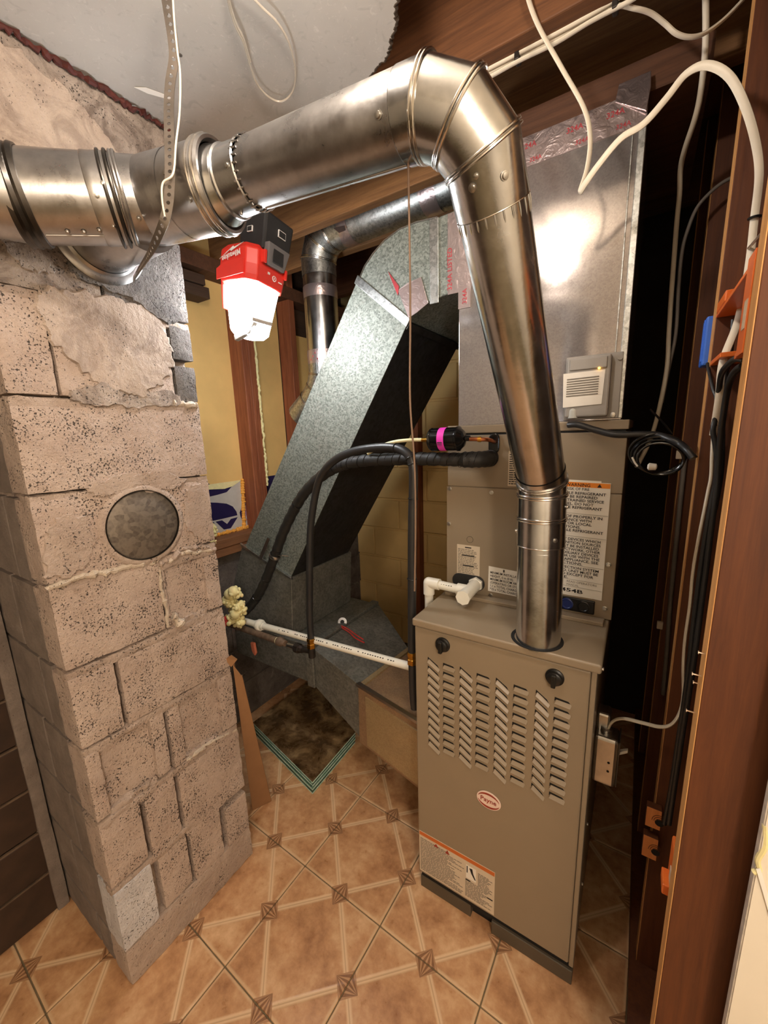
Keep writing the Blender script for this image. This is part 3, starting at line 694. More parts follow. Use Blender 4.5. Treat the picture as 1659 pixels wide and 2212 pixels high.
# ------------------------------------------------------------------ chimney of separate blocks
KX, KY0, KY1 = -1.044, 0.2817, 0.6871
ch = thing('chimney', (-1.30, .484, 0), 'painted concrete block chimney with a round metal flue cover', 'chimney')
add('mortar_core', rough_box(-1.545, KX-.032, KY0+.012, KY1-.006, 0, 2.198, .004, .022, seed=3), 'mortar', ch, smooth=True)
for k, (z0, z1) in enumerate(((.114,.126),(.300,.330),(.506,.534),(.716,.742),(.920,.946),(1.112,1.152),(1.330,1.350),(1.522,1.550),(1.734,1.756),(1.936,1.958))):
    add('bed_joint', rough_box(KX-.06, KX-.0012, KY0+.0005, KY1-.001, z0-.002, z1-.0055, .008, .007, .004, 200+k, 55), 'mortar', ch, smooth=True)
def blk(u0, u1, z0, z1, mat='block_paint', out=0.0, amp=.0035, dx=.095, rnd=.0038, seed=0):
    return add('block', rough_box(KX-dx, KX+out, KY0+u0, KY0+u1, z0, z1, amp, .012, rnd, seed), mat, ch, smooth=True, auto=60)
W_ = KY1-KY0
# course by course, bottom up
add('base_render', rough_box(KX-.09, KX+.002, KY0, KY1, 0, .118, .005, .014, .006, 1), 'block_smear', ch, smooth=True)
blk(0, .094, .122, .312, 'block_white', .003, seed=11); blk(.112, .196, .126, .300, seed=12); blk(.205, .306, .118, .300, seed=13); blk(.322, W_, .112, .262, seed=14)
blk(0, .094, .330, .516, seed=15); blk(.104, .188, .324, .512, seed=16); blk(.198, W_, .286, .508, seed=17, amp=.0045)
# course with recessed faces
def recessed(u0, u1, z0, z1, r0, r1, depth, seed):
    blk(u0, r0, z0, z1, seed=seed); blk(r1, u1, z0, z1, seed=seed+1)
    add('block', rough_box(KX-.09, KX-depth, KY0+r0-.006, KY0+r1+.006, z0+.004, z1-.002, .004, .012, .004, seed+2), 'block_paint', ch, smooth=True, auto=60)
    add('mortar_ledge', rough_box(KX-depth-.02, KX-.004, KY0+r0, KY0+r1, z0-.014, z0+.010, .012, .007, .005, seed+5, 60), 'mortar', ch, smooth=True)
recessed(0, .188, .536, .722, .032, .150, .014, 20); recessed(.196, W_, .530, .716, .232, .354, .013, 24)
blk(0, .094, .742, .924, seed=30); blk(.103, W_, .738, .920, seed=31)
blk(0, .230, .946, 1.134, seed=32, amp=.004); recessed(.240, W_, .944, 1.112, .246, .358, .009, 34)
blk(0, W_, 1.152, 1.334, seed=36, amp=.0045)
blk(0, W_, 1.348, 1.526, seed=37)
blk(0, .085, 1.548, 1.738, seed=38); blk(.09, .34, 1.548, 1.738, seed=39); blk(.347, W_, 1.548, 1.640, 'plaster_grey', seed=40); blk(.347, W_, 1.655, 1.738, 'plaster_grey', seed=41)
blk(0, .20, 1.752, 1.940, 'plaster', seed=42); blk(.206, W_, 1.752, 1.940, 'plaster_grey', seed=43)
blk(0, W_, 1.954, 2.197, 'plaster', seed=44)
# left face, flatter grey blocks, their colour darkened for the face's shade
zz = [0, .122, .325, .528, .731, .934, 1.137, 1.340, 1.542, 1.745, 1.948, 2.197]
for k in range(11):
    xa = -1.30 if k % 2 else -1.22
    add('block', rough_box(-1.545, xa-.004, KY0+.001, KY0+.10, zz[k]+.004, zz[k+1]-.004, .003, .02, .004, 60+k), 'block_side_shaded', ch, smooth=True, auto=60)
    add('block', rough_box(xa+.004, KX-.099, KY0+.001, KY0+.10, zz[k]+.004, zz[k+1]-.004, .003, .02, .004, 80+k), 'block_side_shaded', ch, smooth=True, auto=60)
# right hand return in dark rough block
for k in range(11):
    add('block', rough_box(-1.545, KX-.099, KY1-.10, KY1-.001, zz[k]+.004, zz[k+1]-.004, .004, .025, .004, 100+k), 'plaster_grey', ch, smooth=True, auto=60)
# pale mortar squeezed out of the joints
def bead_line(pts, r, mat='mortar_pale', seed=0):
    P = smooth_path(pts, 8); rr = [max(.002, r*(1+0.9*noise.noise(Vector(p)*90+Vector((seed,0,0))))) for p in P]
    P = [p+Vector((noise.noise(p*60)*.004, noise.noise(p*50+Vector((9,0,0)))*.003, noise.noise(p*70+Vector((0,9,0)))*.006)) for p in P]
    add('mortar_bead', tube(P, rr, 8), mat, ch, smooth=True)
def uz(l, out=0.0): return [(KX+out, KY0+u, z) for u, z in l]
bead_line(uz([(0,1.146),(.06,1.152),(.13,1.147),(.20,1.144),(.235,1.138)], -.004), .008, seed=1)
bead_line(uz([(.235,1.128),(.28,1.137),(.31,1.152),(.36,1.142),(.402,1.122)], -.004), .008, 'mortar', seed=2)
bead_line(uz([(.25,1.128),(.30,1.140),(.34,1.132),(.39,1.125)], -.003), .006, 'mortar_pale', seed=12)
bead_line(uz([(.237,1.12),(.232,1.06),(.238,1.00),(.234,.95)], -.0035), .005, 'mortar_pale', seed=3)
bead_line(uz([(.25,.972),(.262,.957),(.27,.945)], .000), .010, 'mortar_pale', seed=4)
bead_line(uz([(.33,1.543),(.37,1.540),(.40,1.541)], -.003), .008, 'mortar_pale', seed=6)
bead_line(uz([(.23,.526),(.30,.530),(.40,.505)], -.004), .006, 'mortar_pale', seed=9)
# smeared plaster patches on the upper face
def patch(poly, mat, h=.006, seed=0):
    cu = sum(p[0] for p in poly)/len(poly); cz = sum(p[1] for p in poly)/len(poly)
    P = smooth_path([(p[0], p[1], 0) for p in poly+[poly[0]]], 16)[:-1]
    P = [(p.x+noise.noise(Vector((p.x*45, p.y*45, seed)))*.014+noise.noise(Vector((p.x*160, p.y*160, seed)))*.006, p.y+noise.noise(Vector((p.x*45, p.y*45, seed+9)))*.014+noise.noise(Vector((p.x*160, p.y*160, seed+5)))*.006) for p in P]
    rings = [1.0, .97, .8, .6, .4, .2]; V, F = [], []; n = len(P)
    for ri, s in enumerate(rings):
        for p in P:
            u = cu+(p[0]-cu)*s; z = cz+(p[1]-cz)*s
            hh = 0.0 if ri == 0 else h*(1+.55*noise.noise(Vector((u*22, z*22, seed))))
            V.append((KX-.0005+hh, KY0+u, z))
    V.append((KX-.0005+h, KY0+cu, cz))
    for ri in range(len(rings)-1):
        for j in range(n): F.append((ri*n+j, ri*n+(j+1) % n, (ri+1)*n+(j+1) % n, (ri+1)*n+j))
    for j in range(n): F.append(((len(rings)-1)*n+j, (len(rings)-1)*n+(j+1) % n, len(V)-1))
    add('plaster_patch', (V, F), mat, ch, smooth=True)
patch([(.085,1.66),(.07,1.72),(.10,1.76),(.20,1.77),(.30,1.76),(.345,1.70),(.335,1.62),(.28,1.57),(.24,1.555),(.15,1.585)], 'plaster_pink', .0045, 1)
patch([(.10,1.56),(.18,1.575),(.25,1.548),(.33,1.575),(.35,1.545),(.25,1.53),(.12,1.535)], 'plaster', .004, 2)
patch([(.02,1.85),(.01,1.93),(.06,1.96),(.13,1.93),(.16,1.85),(.12,1.80),(.06,1.79)], 'plaster', .004, 3)
patch([(.14,1.80),(.16,1.92),(.27,1.95),(.38,1.93),(.39,1.82),(.36,1.74),(.25,1.78)], 'plaster_grey', .005, 4)
patch([(.0,2.02),(.01,2.10),(.07,2.17),(.16,2.165),(.25,2.12),(.33,2.02),(.28,1.97),(.15,1.97),(.05,1.98)], 'plaster_pink', .004, 5)
patch([(.10,1.345),(.16,1.37),(.26,1.365),(.33,1.345),(.31,1.325),(.2,1.33),(.13,1.325)], 'block_smear', .005, 6)
patch([(.0,1.17),(.02,1.27),(.07,1.30),(.10,1.26),(.09,1.20),(.06,1.165)], 'block_smear', .004, 7)
patch([(.32,1.20),(.33,1.30),(.36,1.32),(.39,1.31),(.40,1.18),(.36,1.16)], 'block_smear', .004, 8)
# capped flue opening
fc = V3((KX, KY0+.213, 1.240))
add('flue_collar', lathe(fc, (1,0,0), [(-.004,.106),(.0035,.101),(.006,.095),(.006,.0895),(.002,.0875),(-.01,.0875)], 56, False), 'block_smear', ch, smooth=True)
add('flue_ring', lathe(fc, (1,0,0), [(-.006,.0885),(.007,.0882),(.007,.0868),(-.006,.0866)], 56, False), 'zinc_dark', ch, smooth=True)
add('flue_cover', lathe(fc, (1,0,0), [(-.006,.0862),(.002,.0862),(.005,.082),(.005,.001)], 56, False), 'cover_steel', ch, smooth=True)

# ------------------------------------------------------------------ furnace
FX0, FX1, FY, FB = -.4905, -.0395, .8954, 1.62
fu = thing('furnace', (-.265, 1.25, 0), 'taupe gas furnace with louvered front door and round logo badge', 'furnace')
add('casing', box(FX0+.002, FX1, FY+.010, FB, .062, .925), 'paint_taupe', fu, bevel=.003)
add('front_door', box(FX0+.001, FX1-.012, FY, FY+.012, .0717, .9205), 'paint_taupe', fu, bevel=.004)
add('corner_flange', box(FX1-.011, FX1, FY+.002, FY+.02, .064, .9205), 'paint_taupe', fu, bevel=.002)
add('top_plate', box(FX0-.002, FX1+.008, FY-.010, FB, .925, .947), 'paint_taupe', fu, bevel=.005, seg=3)
add('top_ledge', box(FX0+.012, FX1-.004, 1.075, 1.10, .947, .958), 'paint_taupe', fu, bevel=.002)
add('top_ledge', box(FX0+.012, FX1-.004, 1.10, 1.118, .947, .952), 'paint_taupe', fu, bevel=.001)
add('base_shadow_gap', box(FX0+.006, FX1-.004, FY+.012, FB, .040, .0715), 'black_gap', fu)
add('base_rail', box(FX0+.002, FX0+.17, FY+.010, FY+.05, 0, .044), 'paint_taupe_dark', fu, bevel=.002)
add('base_rail', box(FX0+.235, FX1-.001, FY+.004, FY+.05, 0, .046), 'paint_taupe_dark', fu, bevel=.002)
add('base_box', box(FX0+.01, FX1-.004, FY+.03, FB, 0, .045), 'black_gap', fu)
# the two black knobs
for x, z in ((-.404, .888), (-.124, .885)):
    k = add('knob', lathe((x, FY, z), (0,-1,0), [(0,.0205),(.004,.0205),(.006,.017),(.013,.016),(.015,.013),(.0155,.002)], 28), 'black_plastic', fu, smooth=True)
    add('grip', box(x-.005, x+.005, FY-.023, FY-.012, z-.017, z+.015), 'black_plastic', k, bevel=.002)
# stamped louvers, four pairs of columns
def louver(x0, x1, zt, slant, h=.0150, p=.0065):
    zl, zr = zt-.0045, zt-slant-.0045; y = FY+.0003; i = .004
    V = [(x0+i,y,zl),(x1-.001,y,zr),(x1+.001,y-p*.3,zr-.003),(x0+i*.6,y-p*.3,zl-.003),
         (x0,y-p,zl-h+.006),(x1-i*.3,y-p,zr-h+.006),(x1-i*.3,y,zr-h+.002),(x0,y,zl-h+.002)]
    F = [(0,1,2,3),(3,2,5,4),(4,5,6,7),(0,3,4,7),(1,6,5,2)]
    return V, F
def slot(x0, x1, zt, slant):
    y = FY-.0005
    return prism([(x0-.0005,y,zt),(x1-.006,y,zt-slant*.85),(x1-.002,y,zt-slant-.0042),(x0+.003,y,zt-.0052),(x0-.001,y,zt-.0105)],(0,.002,0))
LX = [(-.449,-.414),(-.403,-.369),(-.355,-.320),(-.309,-.273),(-.259,-.226),(-.215,-.180),(-.163,-.132),(-.121,-.086)]
for ci, (x0, x1) in enumerate(LX):
    sl = .021 if ci % 2 == 0 else .003; zt = .838-(0 if ci % 2 == 0 else .004)
    first = add('louver', louver(x0, x1, zt, sl), 'paint_taupe', fu)
    slot0 = add('louver_slot_shade', slot(x0, x1, zt, sl), 'black_gap', fu)  # black strip laid on the door for the shade above each blade
    for r in range(1, 11):
        dup(first, (0, 0, -.0262*r)); dup(slot0, (0, 0, -.0262*r))
# logo badge
bc = V3((-.270, FY, .464))
def ell(rx, rz, d, n=40): return [(bc.x+rx*math.cos(2*math.pi*i/n), FY-d, bc.z+rz*math.sin(2*math.pi*i/n)) for i in range(n)]
bd = add('badge', prism(ell(.0335,.0265,0), (0,-.0035,0)), 'badge_pink', fu, bevel=.0012)
def crescent(up):
    s = 1 if up else -1; A, B = [], []
    for i in range(17):
        a = math.pi*(.08+.84*i/16)
        if up: a0, a1 = a, a
        A.append((bc.x+.0300*math.cos(a), FY-.0036, bc.z+s*.0232*math.sin(a)))
        B.append((bc.x+.0295*math.cos(a)*.99, FY-.0036, bc.z+s*(.0232*math.sin(a)-.0052*math.sin(math.pi*i/16)**.8-.0003)))
    return A+B[::-1]
add('badge_swoosh', prism(crescent(True), (0,-.0005,0)), 'red_print', bd)
add('badge_swoosh', prism(crescent(False), (0,-.0005,0)), 'red_print', bd)
text('badge_lettering', 'Payne', .0190, (bc.x-.0005, FY-.0042, bc.z-.0050), (1,0,0), (0,0,1), 'red_print', bd, 'CENTER', .0003)
# lower warning label
lb = add('warning_label', box(-.4855,-.2475,FY-.0008,FY,.080,.2325), 'label_dim', fu)
add('label_band', box(-.4845,-.2485,FY-.0012,FY-.0007,.2185,.2315), 'orange_dim', lb)
random.seed(21)
y_ = FY-.0012
def lines(parent, x0, x1, z1, z0, step, th, mat='ink_grey', fill=(.55, 1.0), y=None, brk=.0):
    z = z1; gs = []; yy = y_ if y is None else y
    while z-th > z0:
        x = x0
        xe = x0+(x1-x0)*random.uniform(*fill)
        while x < xe:
            w = random.uniform(.004,.014); gs.append(box(x, min(x+w, xe), yy, yy+.0003, z-th, z)); x += w+.0016
        z -= step
    if gs: add('small_print', merge(*gs), mat, parent)
lines(lb, -.482, -.338, .209, .084, .0048, .0023)
lines(lb, -.296, -.252, .198, .15, .0048, .0023)
lines(lb, -.334, -.252, .150, .088, .0048, .0023)
add('pictogram', box(-.332,-.302,FY-.0011,FY-.0007,.158,.205),'label_white',lb)
add('pictogram_mark', merge(box(-.330,-.327,y_-.0003,y_,.178,.202), prism([(-.322,y_-.0003,.198),(-.313,y_-.0003,.200),(-.310,y_-.0003,.184),(-.302,y_-.0003,.166),(-.306,y_-.0003,.166),(-.316,y_-.0003,.182)],(0,.0003,0))),'ink',lb)
add('heading_bar', merge(box(-.333,-.318,y_-.0003,y_,.150,.154), box(-.268,-.252,y_-.0003,y_,.128,.132)),'ink',lb)
add('flame_mark', merge(prism([(-.436,y_-.0003,.205),(-.428,y_-.0003,.216),(-.420,y_-.0003,.205)],(0,.0003,0)), prism([(-.398,y_-.0003,.203),(-.391,y_-.0003,.217),(-.384,y_-.0003,.203)],(0,.0003,0))),'red_print',lb)
# flue opening collar in the top
add('flue_opening', lathe((-.175,.937,.9472),(0,0,1),[(0,.060),(.0012,.060),(.0012,.052),(.0,.052)],44,False),'black_gap',fu,smooth=True)
for y,z in ((.905,.93),(.95,.90),(1.2,.85),(1.2,.62),(1.0,.42),(1.0,.22)):
    add('screw', lathe((FX1+(.008 if z > .925 else 0),y,z),(1,0,0),[(0,.004),(.003,.004),(.004,.002)],8),'zinc',fu,smooth=True)

# ------------------------------------------------------------------ evaporator coil cabinet
CY = 1.12; CX0, CX1 = -.488, -.028
co = thing('evaporator_coil_cabinet', (-.258, 1.37, .947), 'taupe evaporator coil cabinet with warning labels standing on the furnace', 'coil cabinet')
add('casing', box(CX0+.003, CX1-.002, CY+.004, 1.62, .947, 1.436), 'paint_taupe', co, bevel=.002)
add('top_rim', box(CX0, CX1+.002, CY-.002, 1.62, 1.4395, 1.462), 'paint_taupe', co, bevel=.002)
add('rim_gap', box(CX0+.004, CX1-.004, CY+.001, 1.6, 1.434, 1.4395), 'black_gap', co)
add('upper_panel', box(CX0, CX1, CY, CY+.006, 1.2845, 1.434), 'paint_taupe', co, bevel=.0015)
add('lower_panel', box(CX0-.003, CX1, CY-.001, CY+.006, .950, 1.2825), 'paint_taupe', co, bevel=.0015)
for x, z in ((-.481,1.275),(-.352,1.270),(-.483,1.165),(-.347,.956),(-.045,1.10),(-.045,.98)):
    s_ = add('screw', lathe((x,CY-.001,z),(0,-1,0),[(0,.0065),(.0015,.0062),(.002,.0045),(.006,.0042),(.0062,.001)],12),'zinc',co,smooth=True)
add('knockout', lathe((-.415,CY-.001,1.122),(0,-1,0),[(0,.0105),(.0006,.0102),(.0006,.0095),(.0002,.0093)],20,False),'paint_taupe_dark',co,smooth=True)
# refrigerant grommet
def stadium(cx, cz, hw, r, y, n=12, vert=True):
    P = []
    for i in range(n+1):
        a = math.pi*i/n; P.append((cx+r*math.cos(a), y, cz+hw+r*math.sin(a)) if vert else (cx+hw+r*math.sin(a), y, cz+r*math.cos(a)))
    for i in range(n+1):
        a = math.pi+math.pi*i/n; P.append((cx+r*math.cos(a), y, cz-hw+r*math.sin(a)) if vert else (cx-hw+r*math.sin(a), y, cz+r*math.cos(a)))
    return P
gr = add('line_grommet', prism(stadium(-.347,1.410,.013,.0155,CY), (0,-.006,0)), 'black_gloss', co, bevel=.003)
add('line_grommet', prism(stadium(-.355,1.37,.001,.022,CY), (0,-.008,0)), 'black_rubber', co, bevel=.003)
add('drain_grommet', prism(stadium(-.418,.986,.028,.024,CY,12,False), (0,-.006,0)), 'black_rubber', co, bevel=.002)
dp = add('drain_plug_panel', box(-.175,-.068,CY-.006,CY,.957,.996), 'black_plastic', co, bevel=.003)
add('plug', lathe((-.135,CY-.006,.977),(0,-1,0),[(0,.016),(.003,.016),(.004,.013),(.002,.011),(.002,.001)],20),'blue_plug',dp,smooth=True)
add('plug', lathe((-.095,CY-.006,.977),(0,-1,0),[(0,.016),(.003,.016),(.004,.013),(.002,.011),(.002,.001)],20),'black_plastic',dp,smooth=True)
# warning label, a little proud and askew of a second sheet behind
wy = CY-.0020
wlb = add('warning_label', prism([(-.205,wy,1.006),(-.0535,wy,1.000),(-.0535,wy,1.309),(-.205,wy,1.313)],(0,.0008,0)),'label_white',co)
add('backing_sheet', prism([(-.205,wy+.0006,1.00),(-.075,wy+.0006,1.00),(-.075,wy+.0006,1.3135),(-.205,wy+.0006,1.3165)],(0,.0008,0)),'label_white',co)
add('label_band', prism([(-.205,wy-.0004,1.2985),(-.0545,wy-.0004,1.2955),(-.0545,wy-.0004,1.3075),(-.205,wy-.0004,1.3110)],(0,.0004,0)),'orange_print',wlb)
ty = wy-.0008
text('lettering', 'WARNING', .0118, (-.127,ty,1.2985), (1,0,-.02),(0,0,1),'ink',wlb,'CENTER',.0002,1.0)
for x in (-.176,-.078): add('warning_triangle', prism([(x-.0052,ty,1.2985-.02*(x+.127)),(x+.0052,ty,1.2985-.02*(x+.127)),(x,ty,1.3075-.02*(x+.127))],(0,.0003,0)),'ink',wlb)
text('lettering','RISK OF FIRE',.0100,(-.127,ty,1.2885),(1,0,-.02),(0,0,1),'ink',wlb,'CENTER',.0001,.95)
L1 = [('FLAMMABLE REFRIGERANT',1.2790,.134),('USED. TO BE REPAIRED',1.2696,.116),('ONLY BY TRAINED SERVICE',1.2602,.131),('PERSONNEL. DO NOT',1.2508,.108),('PUNCTURE REFRIGERANT',1.2414,.128),('TUBING.',1.2320,.042),
 ('DISPOSE OF PROPERLY IN',1.2175,.130),('ACCORDANCE WITH',1.2081,.107),('FEDERAL OR LOCAL',1.1987,.107),('REGULATIONS.',1.1893,.082),('FLAMMABLE REFRIGERANT',1.1799,.134),('USED.',1.1705,.033),
 ('AUXILIARY DEVICES WHICH',1.1560,.131),('MAY BE IGNITION SOURCES',1.1466,.131),('SHALL NOT BE INSTALLED',1.1372,.128),('IN THE DUCTWORK, OTHER',1.1278,.131),('THAN AUXILIARY DEVICES',1.1184,.128),('LISTED FOR USE WITH THE',1.1090,.131),('SPECIFIC APPLIANCE. SEE',1.0996,.129),('INSTRUCTIONS.',1.0902,.092),
 ('LEAK DETECTION SYSTEM',1.0775,.131),('INSTALLED. UNIT MUST BE',1.0681,.130),('POWERED EXCEPT FOR',1.0587,.120),('SERVICE.',1.0493,.060)]
for s_, z, w_ in L1:
    text('lettering', s_, .0099, (-.197,ty,z), (1,0,-.02),(0,0,1),'ink',wlb,'LEFT',.00018,1.0,w_)
for z in (1.2275,1.1665,1.0875,1.0465,1.0265): add('rule', prism([(-.204,ty,z+.001),(-.0545,ty,z-.002),(-.0545,ty,z-.0014),(-.204,ty,z+.0016)],(0,.0003,0)),'ink_grey',wlb)
text('lettering','R- 454B',.0140,(-.185,ty,1.0115),(1,0,-.02),(0,0,1),'ink',wlb,'LEFT',.0003,1.0,.085)
text('lettering','READ OPERATORS',.0085,(-.140,ty,1.0372),(1,0,-.02),(0,0,1),'ink_grey',wlb,'LEFT',.0,1.0,.072)
text('lettering','MANUAL',.0085,(-.140,ty,1.0285),(1,0,-.02),(0,0,1),'ink_grey',wlb,'LEFT',.0,1.0,.030)
text('lettering','i',.0120,(-.149,ty,1.0310),(1,0,0),(0,0,1),'ink',wlb,'CENTER',.0003)
# minimum installation label
ml = add('installation_label', prism([(-.356,CY-.0012,.968),(-.235,CY-.0012,.966),(-.235,CY-.0012,1.042),(-.355,CY-.0012,1.0475)],(0,.0006,0)),'label_white',co)
ty2 = CY-.0018
add('info_mark', box(-.3115,-.3075,ty2,ty2+.0003,1.0345,1.0425),'ink',ml)
for s_, z in (('MINIMUM INSTALLATION',1.0255),('HEIGHT, 0 m (0 ft).',1.0150),('MINIMUM ROOM AREA',1.0045),('(OPERATING OR STORAGE)',.9940),('1.1 x TOTAL CHARGE',.9835),('*15 x TOTAL CHARGE',.9730)):
    text('lettering', s_, .0102, (-.350,ty2,z), (1,0,-.03),(0,0,1),'ink',ml,'LEFT',.00015,.84)
sl_ = add('small_label', box(-.456,-.383,CY-.0018,CY-.001,1.006,1.103),'label_dim',co)
lines(sl_, -.453,-.386,1.090,1.010,.0050,.0022,'ink_grey',(.7,1.0),CY-.0022)
add('heading_bar', merge(box(-.43,-.41,CY-.0022,CY-.0019,1.094,1.0975),box(-.44,-.40,CY-.0023,CY-.0019,1.068,1.0715),box(-.437,-.402,CY-.0023,CY-.0019,1.036,1.0395)),'ink',sl_)
tl_ = add('rating_label', box(-.306,-.230,CY-.0012,CY-.0002,1.291,1.389),'label_dim',co)
lines(tl_, -.303,-.232,1.380,1.294,.0062,.0026,'ink',(.6,1.0),CY-.0016)

# ------------------------------------------------------------------ supply plenum
pl = thing('supply_plenum', (-.25, 1.38, 1.462), 'tall smooth galvanised supply plenum above the coil cabinet', 'plenum')
PY = 1.13; PX0, PX1 = -.4585, -.0445
add('body', box(PX0, PX1, PY, 1.60, 1.462, 2.12), 'plenum_steel', pl, bevel=.0015)
add('corner_seam', box(PX1-.012, PX1+.002, PY-.004, PY+.008, 1.466, 2.065), 'galv', pl, bevel=.0015)
add('corner_seam', box(PX1-.024, PX1-.021, PY-.002, PY, 1.466, 2.065), 'galv', pl, bevel=.0008)
add('foil_tape', box(PX0, PX1+.001, PY-.0018, PY-.0002, 2.068, 2.132), 'foil_tape', pl)
add('foil_flap', prism([(-.105,PY-.003,2.128),(-.045,PY-.010,2.085),(-.041,PY-.004,2.13),(-.043,PY,2.16),(-.10,PY,2.16)],(0,.004,0)), 'foil_tape', pl, bevel=.001)
for k, x in enumerate((-.40,-.30,-.20,-.12)):
    text('tape_print','324A',.016,(x,PY-.0024,2.108-.002*k),(1,0,0),(0,0,1),'foil_print',pl,'LEFT',.0002)
    text('tape_print','324A',.013,(x+.02,PY-.0024,2.075),(1,0,0),(0,0,1),'foil_print',pl,'LEFT',.0001)
add('top_frame', box(PX0-.05, .06, PY+.02, 1.65, 2.135, 2.20), 'wood_joist_dark', pl)

# leak sensor box on the plenum
sb = thing('leak_sensor_box', (-.105, PY-.02, 1.466), 'grey refrigerant leak sensor box with white label and amber light', 'control box')
add('base_plate', box(-.172,-.050,PY-.008,PY-.0002,1.466,1.617),'grey_control',sb,bevel=.002)
add('case', box(-.166,-.072,PY-.030,PY-.008,1.472,1.612),'grey_control',sb,bevel=.004)
add('raised_cover', box(-.160,-.080,PY-.034,PY-.029,1.582,1.607),'grey_control',sb,bevel=.002)
lw = add('label', prism([(-.170,PY-.0345,1.496),(-.086,PY-.0315,1.500),(-.083,PY-.0315,1.578),(-.173,PY-.0345,1.576)],(0,.001,0)),'label_white',sb)
gs = []
for r in range(8): gs.append(prism([(-.164,PY-.0352,1.560-.0056*r),(-.095,PY-.0328,1.562-.0056*r),(-.095,PY-.0328,1.5648-.0056*r),(-.164,PY-.0352,1.5628-.0056*r)],(0,.0003,0)))
add('small_print', merge(*gs), 'ink_grey', lw)
add('led', sphere((-.096,PY-.0345,1.5815),.0028,6),'amber_led',sb,smooth=True)
add('standoff', cyl((-.056,PY-.012,1.604),(-.056,PY-.008,1.604),.006,14),'grey_control',sb,smooth=True)
add('screw', lathe((-.062,PY-.008,1.474),(0,-1,0),[(0,.0065),(.003,.006),(.004,.002)],14),'zinc',sb,smooth=True)
add('cord_boot', merge(cyl((-.148,PY-.022,1.470),(-.148,PY-.022,1.486),.011,18), sphere((-.148,PY-.022,1.486),.011,8)),'grey_dome',sb,smooth=True)

# ------------------------------------------------------------------ flue pipe, 4 inch
A = [V3(p) for p in PTS['flue_axis']]
A[10] = A[9]+Vector((-.30,-.954,-.06)).normalized()*.5
R4 = .0508
fp = thing('flue_pipe', (-.172,.935,.947), 'shiny galvanised flue pipe rising from the furnace with a gored elbow', 'flue pipe')
b0 = V3((-.172,.935,.940)); b1 = V3((-.181,.940,1.372))
def along(a, b, t): return a+(b-a)*t
dv = (b1-b0).normalized()
m1 = b0+dv*.245
add('lower_pipe', cyl(b0, m1, R4, 56), 'pipe_new', fp, smooth=True)
add('crimp', lathe(m1-dv*.012, dv, [(0,R4+.0001),(.006,R4-.0012),(.012,R4+.0004)], 56, False), 'pipe_new', fp, smooth=True)
def mitre(P, d1, d2, r, n=56, b=None):
    d1 = d1.normalized(); d2 = d2.normalized(); bn = d1.cross(d2)
    if bn.length < 1e-5: bn = d1.orthogonal()
    bn.normalize(); w = (bn.cross(d1)+bn.cross(d2)).normalized(); c = bn.cross(d1).dot(w)
    return bn, w, r, r/c
def ringpts(P, bn, w, ra, rb, n=56):
    return [P+bn*(ra*math.cos(2*math.pi*i/n))+w*(rb*math.sin(2*math.pi*i/n)) for i in range(n)]
def loft(r0, r1):
    # match start index of the two rings so the skin does not twist
    n = len(r0); c0 = sum(r0, Vector())/n; c1 = sum(r1, Vector())/n; ax = (c1-c0).normalized()
    best = None
    for rev in (False, True):
        q = list(reversed(r1)) if rev else list(r1)
        for s in range(n):
            e = sum((((q[(i+s) % n]-c1)-(r0[i]-c0))-ax*(((q[(i+s) % n]-c1)-(r0[i]-c0)).dot(ax))).length for i in range(0, n, 7))
            if best is None or e < best[0]: best = (e, rev, s)
    q = list(reversed(r1)) if best[1] else list(r1); q = [q[(i+best[2]) % n] for i in range(n)]
    V = [tuple(p) for p in r0]+[tuple(p) for p in q]
    return V, [(i, (i+1) % n, n+(i+1) % n, n+i) for i in range(n)]
def gored(parent, P, r, mat, name='elbow_gore', bead_r=.0032, over=.0012):
    """pipe through points P with mitred joints and a rolled bead on each joint"""
    P = [V3(p) for p in P]; rings = []
    for i, p in enumerate(P):
        if i == 0: d1 = d2 = P[1]-P[0]
        elif i == len(P)-1: d1 = d2 = P[-1]-P[-2]
        else: d1, d2 = P[i]-P[i-1], P[i+1]-P[i]
        rings.append((p, mitre(p, d1, d2, r)))
    for i in range(len(P)-1):
        (p, a), (q, b) = rings[i], rings[i+1]
        add(name, loft(ringpts(p, *a), ringpts(q, *b)), mat, parent, smooth=True, auto=50)
    for i in range(1, len(P)-1):
        p, (bn, w, ra, rb) = rings[i]
        for off in (-.0026, .0026):
            nrm = bn.cross(w)
            c = ringpts(p+nrm*off, bn, w, ra+over, rb+over, 48); c.append(c[0]); c.append(c[1])
            add('rolled_bead', tube(c, bead_r*.62, 8, caps=False), 'pipe_bead', parent, smooth=True)
T0 = A[0]
ds = (T0-b1).normalized()
# collar on the lower pipe, adjustable elbow with three turns
e1 = m1; e2 = m1+dv*.062; e3 = m1+dv*.118; e4 = m1+dv*.150+Vector((0,-.006,0)); e5 = e4+(ds*.55+dv*.45).normalized()*.02
add('collar', lathe(e1, dv, [(-.001,R4+.0022),(.055,R4+.0018)], 56, False), 'pipe_new', fp, smooth=True)
gored(fp, [e1+dv*.050, e2, e3, e4, e4+ds*.03], R4+.0016, 'pipe_new')
add('rim_bead', bead(e1, dv, R4+.0022, .0012), 'pipe_bead', fp, smooth=True)
c0 = e4+ds*.02; c1 = T0-ds*.005
add('sloped_pipe', cyl(c0, c1, R4, 56), 'pipe_new', fp, smooth=True)
